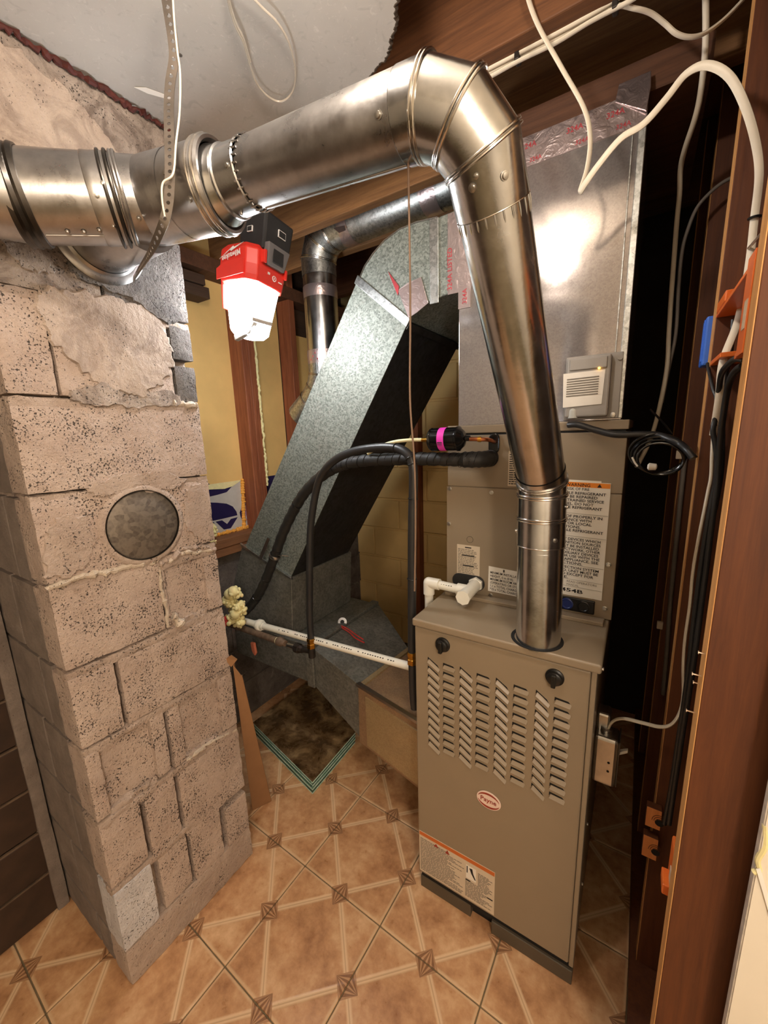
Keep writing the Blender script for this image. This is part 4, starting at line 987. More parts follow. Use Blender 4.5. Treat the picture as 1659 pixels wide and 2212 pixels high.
# crimps at the top of the sloped pipe
for i in range(26):
    a = 2*math.pi*i/26; u = ds.orthogonal().normalized(); w = ds.cross(u)
    o_ = u*math.cos(a)+w*math.sin(a)
    add('crimp', tube([c1-ds*.034+o_*(R4-.0004), c1-ds*.022+o_*(R4+.0006), c1-ds*.01+o_*(R4+.0004)], [.0008,.0016,.0012], 6), 'pipe_new', fp, smooth=True)
Rg = R4+.0016
hd = (A[4]-A[3]).normalized()
gored(fp, [c1-ds*.012, A[1], A[2], A[3], A[3]+hd*.030], Rg, 'pipe_new')
add('collar_edge', bead(c1-ds*.012, ds, Rg, .0008), 'pipe_bead', fp, smooth=True)
add('horizontal_pipe', cyl(A[3]+hd*.022, A[4]+hd*.004, R4+.0006, 56), 'pipe_used', fp, smooth=True)
add('collar_edge', bead(A[3]+hd*.030, hd, Rg-.0006, .0008), 'zinc_dark', fp, smooth=True)
# long seam and drip edge on the underside of the horizontal pipe
dn = Vector((0,.15,-1)).normalized()
add('seam', tube([A[3]+hd*.03+dn*(R4+.0008), A[4]+dn*(R4+.0008)], .0016, 8), 'pipe_bead', fp, smooth=True)
def screw(parent, p, nrm, r=.0042):
    add('screw', lathe(p, nrm, [(0,r*1.35),(.0006,r*1.35),(.0008,r),(.0038,r*.9),(.0042,r*.35)], 10), 'zinc', parent, smooth=True)
toC = (V3((0,0,1.45))-A[3]).normalized()
def side(axis, ang):
    """unit normal to axis, 0 = towards the camera"""
    c = (V3((0,0,1.45))-A[3]); c = (c-axis*c.dot(axis)).normalized(); return (c*math.cos(ang)+axis.cross(c)*math.sin(ang)).normalized()
screw(fp, A[3]+hd*.045+side(hd,.25)*(R4+.001), side(hd,.25))
screw(fp, A[1]-ds*.030+side(ds,.35)*(Rg+.0005), side(ds,.35)); screw(fp, A[1]-ds*.026+side(ds,-.45)*(Rg+.0005), side(ds,-.45)); screw(fp, A[1]-ds*.016+side(ds,-.30)*(Rg+.0005), side(ds,-.30), .0028)
def sidev(ang): return (Vector((.18,-1,0)).normalized()*math.cos(ang)+Vector((1,.18,0)).normalized()*math.sin(ang))
screw(fp, e1+dv*.022+sidev(.62)*(R4+.0018), sidev(.62)); screw(fp, e1+dv*.03+sidev(-1.45)*(R4+.0018), sidev(-1.45)); screw(fp, e2+dv*.03+sidev(1.35)*(R4+.0018), sidev(1.35))
# reducer from 4 inch up to the tee
h2 = (A[5]-A[4]).normalized(); h3 = (A[6]-A[5]).normalized(); h4 = (A[7]-A[6]).normalized()
for i in range(30):
    a = 2*math.pi*i/30; u = hd.orthogonal().normalized(); w = hd.cross(u); o_ = u*math.cos(a)+w*math.sin(a)
    add('crimp', tube([A[4]-hd*.002+o_*(R4+.0010), A[4]+hd*.008+o_*(R4+.0026), A[4]+hd*.018+o_*(R4+.0014)], [.0012,.0022,.0012], 6), 'pipe_used', fp, smooth=True)
add('reducer', lathe(A[4]+h2*.012, h2, [(0,R4+.0012),(.002,R4+.0034),(.004,R4+.0012),(.044,R4+.0022),(.046,R4+.0052),(.050,R4+.0052),(.052,R4+.003),(.076,R4+.011),(.080,R4+.0155)], 56, False), 'pipe_new', fp, smooth=True)
screw(fp, A[4]+h2*.025+side(h2,.45)*(R4+.001), side(h2,.45)); screw(fp, A[4]+h2*.045+side(h2,-.9)*(R4+.002), side(h2,-.9), .0026)

# ------------------------------------------------------------------ vent tee with its run to the left
RT_ = .0700
te = thing('vent_tee', tuple(A[8]), 'large dented galvanised vent tee and pipe running left across the chimney', 'vent pipe')
ax1 = (A[8]-A[6]).normalized()
s6 = A[4]+h2*.086
add('branch_collar', lathe(s6, ax1, [(-.004,RT_-.004),(-.004,RT_+.001),(.004,RT_+.0045),(.009,RT_+.001),(.012,RT_+.001),(.017,RT_+.0045),(.021,RT_+.0005),(.05,RT_-.0005),(.11,RT_-.0005)], 64, False), 'pipe_used', te, smooth=True)
add('rim_bead', bead(s6+ax1*.004, ax1, RT_+.002, .0034), 'pipe_bead', te, smooth=True)
add('rim_bead', bead(s6+ax1*.0165, ax1, RT_+.002, .0030), 'pipe_bead', te, smooth=True)
add('inner_ring', lathe(s6, ax1, [(-.004,RT_-.002),(.004,RT_-.008),(.010,R4+.014)], 64, False), 'zinc_dark', te, smooth=True)
ax2 = (A[9]-A[8]).normalized()
J = A[8]+ax1*.01
gored(te, [s6+ax1*.08, A[8], A[9], A[10]], RT_, 'pipe_used', 'run_pipe', .0001, -.002)
def ring(parent, t, wide=.012, mat='pipe_bead'):
    p = A[8]+ax2*t
    add('rim_bead', bead(p, ax2, RT_+.0025, .0034), mat, parent, smooth=True); add('rim_bead', bead(p+ax2*wide, ax2, RT_+.0025, .0030), mat, parent, smooth=True)
ring(te, .058, .011, 'zinc_dark'); ring(te, .045, .005, 'pipe_used')
add('slip_collar', lathe(A[8]+ax2*.055, ax2, [(0,RT_+.002),(.030,RT_+.0012),(.040,RT_+.0016),(.042,RT_+.0004)], 64, False), 'pipe_used', te, smooth=True)
p_ = A[8]+ax2*.188
add('clamp', lathe(p_, ax2, [(0,RT_+.0006),(.0005,RT_+.004),(.007,RT_+.006),(.012,RT_+.0035),(.018,RT_+.0065),(.024,RT_+.0035),(.030,RT_+.0055),(.034,RT_)], 64, False), 'zinc_dark', te, smooth=True)
# chimney branch with wall collar
cb0 = V3((KX+.004, A[8].y-.012, A[8].z-.012))
add('chimney_branch', cyl((A[8].x-.02, cb0.y, cb0.z), tuple(cb0+Vector((-.02,0,0))), .072, 48), 'pipe_used', te, smooth=True)
add('wall_collar', lathe(cb0, (1,0,0), [(-.004,.094),(.004,.094),(.007,.090),(.008,.078),(.014,.073)], 56, False), 'pipe_used', te, smooth=True)
def tside(axis, ang):
    c = V3((0,0,1.45))-A[8]; c = (c-axis*c.dot(axis)).normalized(); return (c*math.cos(ang)+axis.cross(c)*math.sin(ang)).normalized()
for t, a in ((.070,.35),(.075,-.55),(.10,-.65),(.125,-.70),(.15,-.70),(.085,.1),(.03,-.35)):
    screw(te, A[8]+ax2*t+tside(ax2,a)*(RT_+.001), tside(ax2,a), .0034)
screw(te, s6+ax1*.028+tside(ax1,-.1)*(RT_), tside(ax1,-.1)); screw(te, s6+ax1*.06+tside(ax1,.5)*(RT_), tside(ax1,.5))
# riveted lap seam
add('lap_seam', tube([A[8]+ax2*.095+tside(ax2,-.82)*(RT_+.0004), A[8]+ax2*.185+tside(ax2,-.82)*(RT_+.0004)], .0012, 6), 'zinc', te)

# ------------------------------------------------------------------ perforated hanger strap
def strap(P, w, face):
    """ribbon of square cells, each with a round hole"""
    P = smooth_path(P, 10); L = [0]
    for a, b in zip(P[:-1], P[1:]): L.append(L[-1]+(b-a).length)
    def at_(s):
        for i in range(len(L)-1):
            if L[i+1] >= s: return P[i].lerp(P[i+1], (s-L[i])/max(1e-9, L[i+1]-L[i]))
        return P[-1]
    V, F = [], []; n = int(L[-1]/.0125); th = .0011
    def side_at(s):
        t = (at_(min(s+.004, L[-1]))-at_(max(s-.004, 0))).normalized(); f = V3(face); sd = t.cross(f).normalized(); return sd, sd.cross(t).normalized()
    for c in range(n):
        s0, s1 = c*.0125, (c+1)*.0125; o = len(V); N = 12
        outer = []
        for i in range(N):
            a = 2*math.pi*(i+.5)/N; cx, cy = math.cos(a), math.sin(a); k = 1/max(abs(cx), abs(cy)); outer.append((cx*k, cy*k))
        for lay in (0, th):
            for i in range(N):
                for (qx, qy, rad) in ((outer[i][0], outer[i][1], None), (math.cos(2*math.pi*(i+.5)/N), math.sin(2*math.pi*(i+.5)/N), .0031)):
                    if rad is None: s = (s0+s1)/2+qy*.00625; off = qx*w/2
                    else: s = (s0+s1)/2+qy*rad; off = qx*rad
                    s = min(max(s, 0), L[-1]); sd, nn = side_at(s); V.append(tuple(at_(s)+sd*off+nn*lay))
        for i in range(N):
            j = (i+1) % N
            F.append((o+2*i, o+2*j, o+2*j+1, o+2*i+1)); F.append((o+2*N+2*i, o+2*N+2*i+1, o+2*N+2*j+1, o+2*N+2*j))
            F.append((o+2*i+1, o+2*j+1, o+2*N+2*j+1, o+2*N+2*i+1)); F.append((o+2*i, o+2*N+2*i, o+2*N+2*j, o+2*j))
    return V, F
tag(add('hanger_strap', strap(PTS['hang_strap'], .0165, (.6,-.8,0)), 'strap_steel'), 'perforated steel hanger strap looped under the vent tee', 'strap')
tag(add('hanger_wire', tube(smooth_path(PTS['strap_wire']), .0016, 8), 'cable_white', smooth=True), 'thin pale wire hanging beside the perforated strap', 'wire')
w0 = PTS['wire'][0]
tag(add('hanging_wire', tube(smooth_path([(w0[0],w0[1],w0[2]+.01),(w0[0],w0[1],1.72),(w0[0]-.002,w0[1]+.002,1.62),(w0[0]-.004,w0[1],1.50),(w0[0]+.002,w0[1],1.40),(w0[0]+.002,w0[1],1.30),(w0[0]-.002,w0[1],1.18)]), .0016, 8), 'wire_brown', smooth=True), 'thin brown wire hanging from the flue elbow', 'wire')
ct = thing('clear_tubing', tuple(PTS['tubing'][8]), 'loop of clear plastic tubing against the grey ceiling sheet', 'tubing')
add('tube', tube(smooth_path(PTS['tubing']), .0020, 8), 'clear_tube', ct, smooth=True)
add('tube', tube(smooth_path([(p[0]+.006,p[1]-.004,p[2]) for p in PTS['tubing'][:5]]), .0020, 8), 'clear_tube', ct, smooth=True)

# ------------------------------------------------------------------ round branch duct
rb = thing('round_duct', (-1.19,1.40,1.6), 'round galvanised branch duct with foil taped elbow behind the joist', 'duct')
q0 = V3((-1.187,1.40,2.165)); r6 = .070
add('vertical_pipe', cyl((-1.187,1.40,1.70), (-1.187,1.40,2.10), r6, 44), 'pipe_new', rb, smooth=True)
gored(rb, [(-1.187,1.40,1.76),(-1.187,1.40,1.70),(-1.210,1.40,1.64),(-1.26,1.40,1.59),(-1.34,1.40,1.53)], r6, 'galv', 'lower_elbow_gore')
gored(rb, [(-1.187,1.40,2.09),(-1.187,1.40,2.155),(-1.155,1.395,2.215),(-1.09,1.39,2.238),(-1.02,1.385,2.238)], r6+.0012, 'galv', 'upper_elbow_gore')
add('horizontal_pipe', cyl((-1.05,1.388,2.238), (-.50,1.375,2.240), r6, 44), 'galv', rb, smooth=True)
for p, d, l in (((-1.04,1.387,2.238),(1,-.02,0),.06),((-.68,1.379,2.239),(1,-.02,0),.06),((-1.187,1.40,2.05),(0,0,-1),.045),((-1.187,1.40,1.80),(0,0,-1),.055)):
    add('foil_tape', lathe(p, d, [(0,r6+.001),(l*.3,r6+.0024),(l*.6,r6+.0016),(l,r6+.0008)], 44, False), 'foil_tape', rb, smooth=True)
add('foil_flap', prism([(-1.03,1.31,2.20),(-1.00,1.305,2.175),(-.975,1.31,2.178),(-.985,1.32,2.20)],(0,.004,.004)),'foil_tape',rb,bevel=.001)
add('tape_print', merge(*[box(-1.20+.012*i,-1.196+.012*i,1.3270,1.3275,1.756+.012*(i%3),1.762+.012*(i%3)) for i in range(4)]),'foil_print',rb)

# ------------------------------------------------------------------ rectangular duct dropping from the plenum
rd = thing('rectangular_duct', (-1.0,1.35,.56), 'spangled rectangular duct sloping down from the plenum to the corner', 'duct')
D0, D1 = 1.15, 1.56
el = [(-.470,2.040),(-.532,2.037),(-.60,2.043),(-.655,2.040),(-.71,2.023),(-.752,1.998),(-.785,1.970),(-.806,1.940),(-.812,1.932),(-.634,1.783),(-.61,1.803),(-.575,1.820),(-.533,1.828),(-.470,1.838)]
add('elbow', prism([(x,D0,z) for x,z in el],(0,D1-D0,0)),'galv_spangle',rd,bevel=.002,seg=1)
add('elbow_seam', tube([(x,D0-.001,z) for x,z in el[1:9]],.0022,6),'zinc',rd,smooth=True)
ax_ = V3((-.711,0,-.997)).normalized(); nx_ = V3((-.82,0,.575))
sl0, sr0 = V3((-.815,D0,1.936)), V3((-.632,D0,1.780)); sl1, sr1 = V3((-1.521,D0,.948)), V3((-1.238,D0,.842))
add('front_cheek', prism([sl0,sr0,sr1,sl1],(0,.003,0)),'galv_spangle',rd)
Yv = Vector((0,D1-D0,0))
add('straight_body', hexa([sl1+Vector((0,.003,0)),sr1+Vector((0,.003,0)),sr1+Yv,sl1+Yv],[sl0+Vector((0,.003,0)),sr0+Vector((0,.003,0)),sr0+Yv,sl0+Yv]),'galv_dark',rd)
dd = (sr0-sl0).normalized(); up_ = V3((.711,0,.997)).normalized()
add('drive_cleat', prism([sl0-dd*.006-up_*.014+Vector((0,-.004,0)),sr0+dd*.004-up_*.014+Vector((0,-.004,0)),sr0+dd*.004+up_*.012+Vector((0,-.004,0)),sl0-dd*.006+up_*.012+Vector((0,-.004,0))],(0,.006,0)),'galv',rd,bevel=.0015)
add('drive_cleat', box(-.556,-.528,D0-.004,D0+.002,1.815,2.036),'galv',rd,bevel=.001)
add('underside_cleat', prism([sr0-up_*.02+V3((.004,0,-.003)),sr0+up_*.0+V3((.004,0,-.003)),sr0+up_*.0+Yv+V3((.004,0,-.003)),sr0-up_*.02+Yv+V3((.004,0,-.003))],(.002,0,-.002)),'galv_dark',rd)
add('boot', prism([(-1.535,1.145,.955),(-1.228,1.145,.842),(-1.25,1.145,.565),(-1.63,1.145,.565),(-1.63,1.145,.75)],(0,.43,0)),'galv_old',rd,bevel=.002,seg=1)
add('boot_flange', prism([(-1.545,1.140,.962),(-1.225,1.140,.847),(-1.222,1.140,.836),(-1.54,1.140,.946)],(0,.01,0)),'galv',rd,bevel=.001)
add('hanger_angle', prism([(-1.42,1.135,.905),(-1.395,1.135,.905),(-1.33,1.135,1.01),(-1.345,1.135,1.015)],(0,.003,0)),'zinc',rd)
# foil tape pieces on elbow and corner
add('foil_patch', prism([(-.665,D0-.002,1.875),(-.63,D0-.004,1.888),(-.585,D0-.003,1.895),(-.562,D0-.003,1.82),(-.60,D0-.004,1.80),(-.628,D0-.004,1.79)],(0,.0015,0)),'foil_tape',rd,bevel=.0005)
add('foil_patch', prism([(-.698,D0-.002,1.935),(-.66,D0-.003,1.885),(-.665,D0-.003,1.86)],(0,.0015,0)),'foil_print',rd)
add('foil_patch', box(-.500,-.462,D0-.003,D0-.0012,1.83,2.035),'foil_tape',rd)
add('foil_patch', box(-.4595,-.425,PY-.003,PY-.0012,1.78,2.05),'foil_tape',rd)
text('tape_print','324A LISTED',.020,(-.487,D0-.0036,1.84),(0,0,1),(-1,0,0),'foil_print',rd,'LEFT',.0002)
text('tape_print','324A',.018,(-.435,PY-.0036,1.79),(0,0,1),(-1,0,0),'foil_print',rd,'LEFT',.0002)

# ------------------------------------------------------------------ return duct at low level
rt = thing('return_duct', (-1.0,1.35,.25), 'old low return duct running from the corner to the furnace side', 'duct')
add('trunk', box(-1.63,-1.115,1.12,1.62,.385,.562),'galv_old',rt,bevel=.002,seg=1)
add('trunk_cleat', box(-1.145,-1.105,1.112,1.63,.372,.572),'galv_old',rt,bevel=.003)
add('transition', hexa([(-1.10,1.118,.375),(-1.10,1.62,.375),(-.815,1.40,.255),(-.845,1.088,.255)],[(-1.10,1.118,.560),(-1.10,1.62,.560),(-.80,1.40,.505),(-.835,1.078,.505)]),'galv_old',rt,bevel=.001,seg=1)
add('filter_rack', hexa([(-.850,1.080,.245),(-.487,.998,.245),(-.487,1.42,.245),(-.80,1.42,.245)],[(-.835,1.070,.508),(-.487,.995,.508),(-.487,1.42,.508),(-.80,1.42,.508)]),'galv_warm',rt,bevel=.002,seg=1)
add('rack_flange', hexa([(-.842,1.066,.506),(-.486,.990,.506),(-.486,1.005,.506),(-.835,1.082,.506)],[(-.842,1.066,.517),(-.486,.990,.517),(-.486,1.005,.517),(-.835,1.082,.517)]),'zinc',rt)
add('rack_bar', hexa([(-.830,1.08,.508),(-.810,1.075,.508),(-.775,1.40,.508),(-.795,1.40,.508)],[(-.830,1.08,.516),(-.810,1.075,.516),(-.775,1.40,.516),(-.795,1.40,.516)]),'galv_rust',rt)
add('rack_face', hexa([(-.80,1.0645,.262),(-.50,.9965,.262),(-.50,1.0,.262),(-.80,1.068,.262)],[(-.795,1.0585,.480),(-.50,.9925,.480),(-.50,.998,.480),(-.795,1.062,.480)]),'galv_rust',rt)

# ------------------------------------------------------------------ refrigerant lines
sc_ = thing('suction_line', tuple(PTS['suction'][-1]), 'thick black insulated refrigerant line bending down to the corner', 'refrigerant line')
add('insulation', tube(smooth_path(PTS['suction'],8), [.0195+.0012*math.sin(i*1.9)+(.003 if i < 18 else 0) for i in range(129)], 20), 'black_rubber', sc_, smooth=True)
sp_ = smooth_path(PTS['suction'],8)
for i in range(12, 60, 2):
    d = (sp_[i+1]-sp_[i]).normalized(); add('tape_wrap', bead(sp_[i], (d+Vector((0,.2,.3))).normalized(), .0200 if i > 18 else .0226, .0008, 18), 'black_gloss', sc_, smooth=True)
for i in (78, 94, 104, 112): d = (sp_[i+1]-sp_[i-1]).normalized(); add('joint_ring', bead(sp_[i], d, .0195, .0014, 18), 'black_gloss', sc_, smooth=True)
i = 96; d = (sp_[i+1]-sp_[i-1]).normalized()
hk = add('pipe_hook', lathe(sp_[i], d, [(-.008,.0225),(-.004,.0245),(.004,.0245),(.008,.0225)], 24, False), 'zinc', sc_, smooth=True)
add('hook_tail', tube([sp_[i]+Vector((.02,-.004,.004)), sp_[i]+Vector((.045,-.002,.008)), sp_[i]+Vector((.055,.02,.0))], .003, 8), 'zinc', hk, smooth=True)
fd = thing('filter_drier', tuple(V3(PTS['drier'][0])), 'black cylindrical filter drier with a magenta label', 'filter drier')
a0, a1 = V3(PTS['drier'][0]), V3(PTS['drier'][1]); dx_ = (a1-a0).normalized(); Ld = (a1-a0).length
add('shell', lathe(a0, dx_, [(0,.006),(.002,.026),(.006,.031),(.010,.033),(.013,.0315),(.016,.032),(Ld-.024,.032),(Ld-.022,.034),(Ld-.018,.034),(Ld-.016,.030),(Ld-.006,.022),(Ld,.008)], 40), 'black_gloss', fd, smooth=True)
ml_ = add('label', lathe(a0+dx_*.036, dx_, [(0,.0324),(.020,.0324)], 40, False), 'magenta', fd, smooth=True)
yy = a0.y-.0328
add('label_print', merge(*[box(a0.x+.0385,a0.x+.0525,yy-.0003+.0004*abs(k-1)*.2,yy+.0006,a0.z-.006-.0045*k,a0.z-.0085-.0045*k+.0008*k) for k in range(3)], box(a0.x+.0385,a0.x+.053,yy+.003,yy+.0045,a0.z+.008,a0.z+.011)),'ink',ml_)
add('end_stub', cyl(a1-dx_*.004, a1+dx_*.012, .0075, 14), 'black_gloss', fd, smooth=True)
add('end_stub', cyl(a0-dx_*.010, a0+dx_*.003, .0065, 14), 'brass', fd, smooth=True)
ll = thing('liquid_line', tuple(PTS['liquid_l'][-1]), 'slim pale liquid line running from the filter drier behind the black hose', 'refrigerant line')
add('tube', tube(smooth_path(PTS['liquid_l']), .0052, 12), 'cream_tube', ll, smooth=True)
add('sleeve', cyl(V3(PTS['liquid_l'][0])+Vector((-.028,0,0)), V3(PTS['liquid_l'][0])+Vector((-.008,0,0)), .006, 14), 'brass', ll, smooth=True)
cl = thing('copper_line', tuple(PTS['liquid_r'][-1]), 'short copper line between the filter drier and the coil cabinet', 'refrigerant line')
add('tube', tube(smooth_path(PTS['liquid_r']), .0056, 12), 'copper', cl, smooth=True)
add('joint', cyl(V3(PTS['liquid_r'][1])+Vector((-.004,0,0)), V3(PTS['liquid_r'][1])+Vector((.005,.002,0)), .0075, 14), 'brass', cl, smooth=True)

# ------------------------------------------------------------------ black gas hose
gh = thing('gas_hose', tuple(PTS['hose'][0]), 'black flexible gas hose arching from the gas pipe to the furnace', 'gas hose')
hp = smooth_path(PTS['hose'],8)
add('hose', tube(hp, .0125, 18), 'black_hose', gh, smooth=True)
for i in (72, 84, 88, 100, 112, 124): d = (hp[i+1]-hp[i-1]).normalized(); add('cable_tie', bead(hp[i], d, .0130, .0016, 18), 'black_plastic', gh, smooth=True)
for p in (V3(PTS['hose'][0]), V3(PTS['hose'][15])+Vector((0,0,-.03))):
    nut = add('brass_nut', lathe(p+Vector((0,0,-.022)), (0,0,1), [(0,.012),(.001,.0165),(.018,.0165),(.019,.0145),(.028,.0145),(.029,.0165),(.040,.0165),(.041,.012)], 6), 'brass', gh, bevel=.0008, seg=1)
p = V3(PTS['hose'][0])
gp = thing('gas_pipe', tuple(V3(PTS['ironpipe'][0])), 'weathered iron gas pipe with reducer below the white drain pipe', 'gas pipe')
ip_ = [V3(q) for q in PTS['ironpipe']]
add('pipe', cyl(ip_[0], ip_[2], .0135, 20), 'iron_pipe', gp, smooth=True)
dp_ = (ip_[2]-ip_[1]).normalized()
add('reducer', lathe(ip_[2], dp_, [(0,.016),(.004,.0185),(.020,.0185),(.034,.013),(.044,.012)], 20), 'iron_pipe', gp, smooth=True)
add('band', lathe(ip_[2]+dp_*-.004, dp_, [(0,.0145),(.005,.0145)], 20), 'cream_tube', gp, smooth=True)
add('nipple', cyl(ip_[3], ip_[4], .0095, 16), 'zinc', gp, smooth=True)
add('union', lathe(ip_[3]+(ip_[4]-ip_[3])*.5, dp_, [(0,.017),(.002,.0195),(.022,.0195),(.024,.016),(.040,.013)], 8), 'iron_dark', gp)
add('elbow', merge(cyl(ip_[4], tuple(p+Vector((0,0,-.035))), .0115, 16), cyl(tuple(p+Vector((0,0,-.06))), tuple(p+Vector((0,0,-.01))), .0135, 16)), 'iron_dark', gp, smooth=True)

# ------------------------------------------------------------------ white PVC drain
dr = thing('drain_pipe', tuple(V3(PTS['pvc'][0])), 'long straight white PVC drain pipe crossing in front of the return duct', 'drain pipe')
v0, v1 = V3(PTS['pvc'][0]), V3(PTS['pvc'][1]); dpv = (v1-v0).normalized()
add('pipe', cyl(v0, v1, .0134, 24), 'pvc_white', dr, smooth=True)
ccp = v0+dpv*.19
add('coupling', lathe(ccp, dpv, [(0,.0134),(.001,.0165),(.018,.0165),(.019,.0225),(.022,.0245),(.036,.0245),(.039,.0225),(.040,.0165),(.055,.0165),(.056,.0134)], 24), 'pvc_white', dr, smooth=True)
random.seed(4)
u_ = dpv.cross(Vector((0,1,0))).normalized()
for k in range(58):
    if random.random() < .25: continue
    s = .33+.0105*k
    q = v0+dpv*s+(Vector((0,-.80,0))+Vector((0,0,.58)))*.0138
    add('pipe_print', merge(prism([q, q+dpv*random.uniform(.003,.007), q+dpv*.006+Vector((0,.0018,.0026)), q+Vector((0,.0018,.0026))], (0,-.0002,.0003))), 'ink', dr)
tr = thing('drain_trap', (-.45,1.06,.95), 'white PVC tee and elbow draining the coil cabinet', 'drain fitting')
tz = .985
add('tee', merge(cyl((-.392,1.116,tz),(-.392,1.010,tz-.004),.0185,28), cyl((-.392,1.012,tz-.004),(-.392,1.004,tz-.004),.0215,8), cyl((-.392,1.055,tz-.002),(-.428,1.055,tz-.002),.0180,24)), 'pvc_white', tr, smooth=True)
add('hex_bushing', lathe((-.392,1.118,tz),(0,-1,0),[(0,.023),(.014,.023),(.016,.0195)],6),'pvc_white',tr,bevel=.001)
add('pipe', cyl((-.425,1.055,tz-.002),(-.500,1.055,tz+.001),.0134,24),'pvc_white',tr,smooth=True)
add('elbow', merge(cyl((-.487,1.055,tz+.001),(-.523,1.055,tz+.001),.0172,24), sphere((-.523,1.055,tz+.001),.0172,10), cyl((-.523,1.055,tz+.001),(-.523,1.055,tz-.036),.0172,24)),'pvc_white',tr,smooth=True)
add('pipe', cyl((-.523,1.055,tz-.03),(-.523,1.055,.70),.0134,24),'pvc_white',tr,smooth=True)
add('pipe_print', merge(*[box(-.478+.008*k,-.474+.008*k,1.0440,1.0446,tz+.0065,tz+.0085) for k in range(5)]),'ink',tr)

# small things by the corner
tg = thing('inspection_tag', PTS['tag'][0], 'round silver tag with red strings lying on the duct', 'tag')
p = V3(PTS['tag'][0]); add('disc', lathe((p.x,p.y,.575),(.45,-.75,.6),[(0,.021),(.003,.021),(.0032,.019)],24),'silver_tag',tg,smooth=True)
add('disc_face', lathe((p.x+.0015,p.y-.0026,.577),(.45,-.75,.6),[(0,.009),(.0006,.0098)],16),'ink',tg)
add('string', tube(smooth_path([(p.x+.004,p.y-.018,.567),(p.x+.03,p.y-.035,.567),(p.x+.08,p.y-.05,.566),(p.x+.13,p.y-.075,.565),(p.x+.19,p.y-.09,.566)]),.003,8),'red_tag',tg,smooth=True)
add('string', tube(smooth_path([(p.x+.01,p.y-.024,.570),(p.x+.06,p.y-.035,.571),(p.x+.12,p.y-.055,.568),(p.x+.17,p.y-.07,.566)]),.0028,8),'red_tag',tg,smooth=True)
q = V3(PTS['redcap'][0])+V3((.02,-.05,.012)); rc = thing('shutoff_tag', tuple(q), 'small round red tag with a tail at the end of the white pipe', 'tag')
add('disc', lathe((q.x,q.y,q.z-.014),(.1,-.5,1),[(0,.020),(.016,.021),(.020,.019),(.021,.004)],20),'red_tag',rc,smooth=True)
add('tail', tube(smooth_path([(q.x-.02,q.y,q.z+.016),(q.x+.0,q.y-.008,q.z+.012),(q.x+.018,q.y-.01,q.z+.004)]),.003,8),'red_tag',rc,smooth=True)
random.seed(5)
F1 = V3(PTS['foam1'])
blob('spray_foam', [(-1.40+random.uniform(-.035,.03), .97+random.uniform(-.02,.02), .66+.0075*i+random.uniform(-.01,.01)) for i in range(22)], .021, 'foam', 'pale yellow spray foam lump between chimney and white pipe', 'foam')
blob('spray_foam', [(-1.625+random.uniform(-.012,.012), 1.045+random.uniform(-.012,.012), .99+.007*i) for i in range(9)], .020, 'foam', 'small pale foam lump right of the flue cover at the chimney edge', 'foam')
tag(add('orange_rag', prism([(-1.36,1.0,.575),(-1.335,1.0,.578),(-1.33,1.0,.53),(-1.34,1.0,.515),(-1.355,1.0,.535)],(0,.012,0)),'pale_orange',bevel=.004), 'small orange scrap hanging below the gas pipe', 'scrap')

# ------------------------------------------------------------------ glass panes and cardboard on the floor
random.seed(9)
gl = [(-1.515,1.079),(-1.023,.975),(-1.035,1.285),(-1.50,1.52)]
names = ['lowest','second','third','fourth','fifth','sixth','topmost']
for k in range(7):
    dx, dy = random.uniform(-.008,.008), random.uniform(-.008,.008); z = .0006+.0088*k
    o = thing('glass_pane', (-1.27+dx,1.2+dy,z), names[k]+' pane in the stack of glass on the tile floor', 'glass pane', 'stack of glass panes')
    P = [(x+dx,y+dy,z) for x,y in gl]
    add('sheet', prism(P,(0,0,.0062)),'pane_dust' if k == 6 else 'pane_glass',o)
    c_ = V3((-1.27+dx,1.2+dy,z))
    for a,b in ((0,1),(1,2)):
        pa, pb = V3(P[a]), V3(P[b]); n_ = (pb-pa).cross(Vector((0,0,1))).normalized()
        add('cut_edge', prism([pa+n_*.0002,pb+n_*.0002,pb+n_*.0008,pa+n_*.0008],(0,0,.0060)),'pane_edge',o)
cbd = thing('cardboard_strip', (-1.15,.83,0), 'long folded brown cardboard strip leaning beside the chimney', 'cardboard')
B0, B1_, T1, T0_ = V3((-1.181,.797,0)), V3((-1.149,.863,0)), V3((-1.035,.716,.690)), V3((-1.036,.690,.745))
nf = (B1_-B0).cross(T0_-B0).normalized()
add('front_face', prism([B0,B1_,T1,T0_], nf*.003), 'cardboard', cbd)
add('side_face', prism([B0,T0_,T0_+Vector((-.012,.012,0)),B0+Vector((-.03,.022,0))], (.002,.003,0)), 'cardboard', cbd)
add('torn_flap', prism([T0_+Vector((-.004,-.004,-.01)),T0_+Vector((-.010,-.018,.022)),T0_+Vector((.006,-.006,.034)),T0_+Vector((.010,.010,.012))],(-.003,.004,0)),'cardboard',cbd)
add('fold', tube([B1_,T1],.0025,6),'cardboard',cbd)

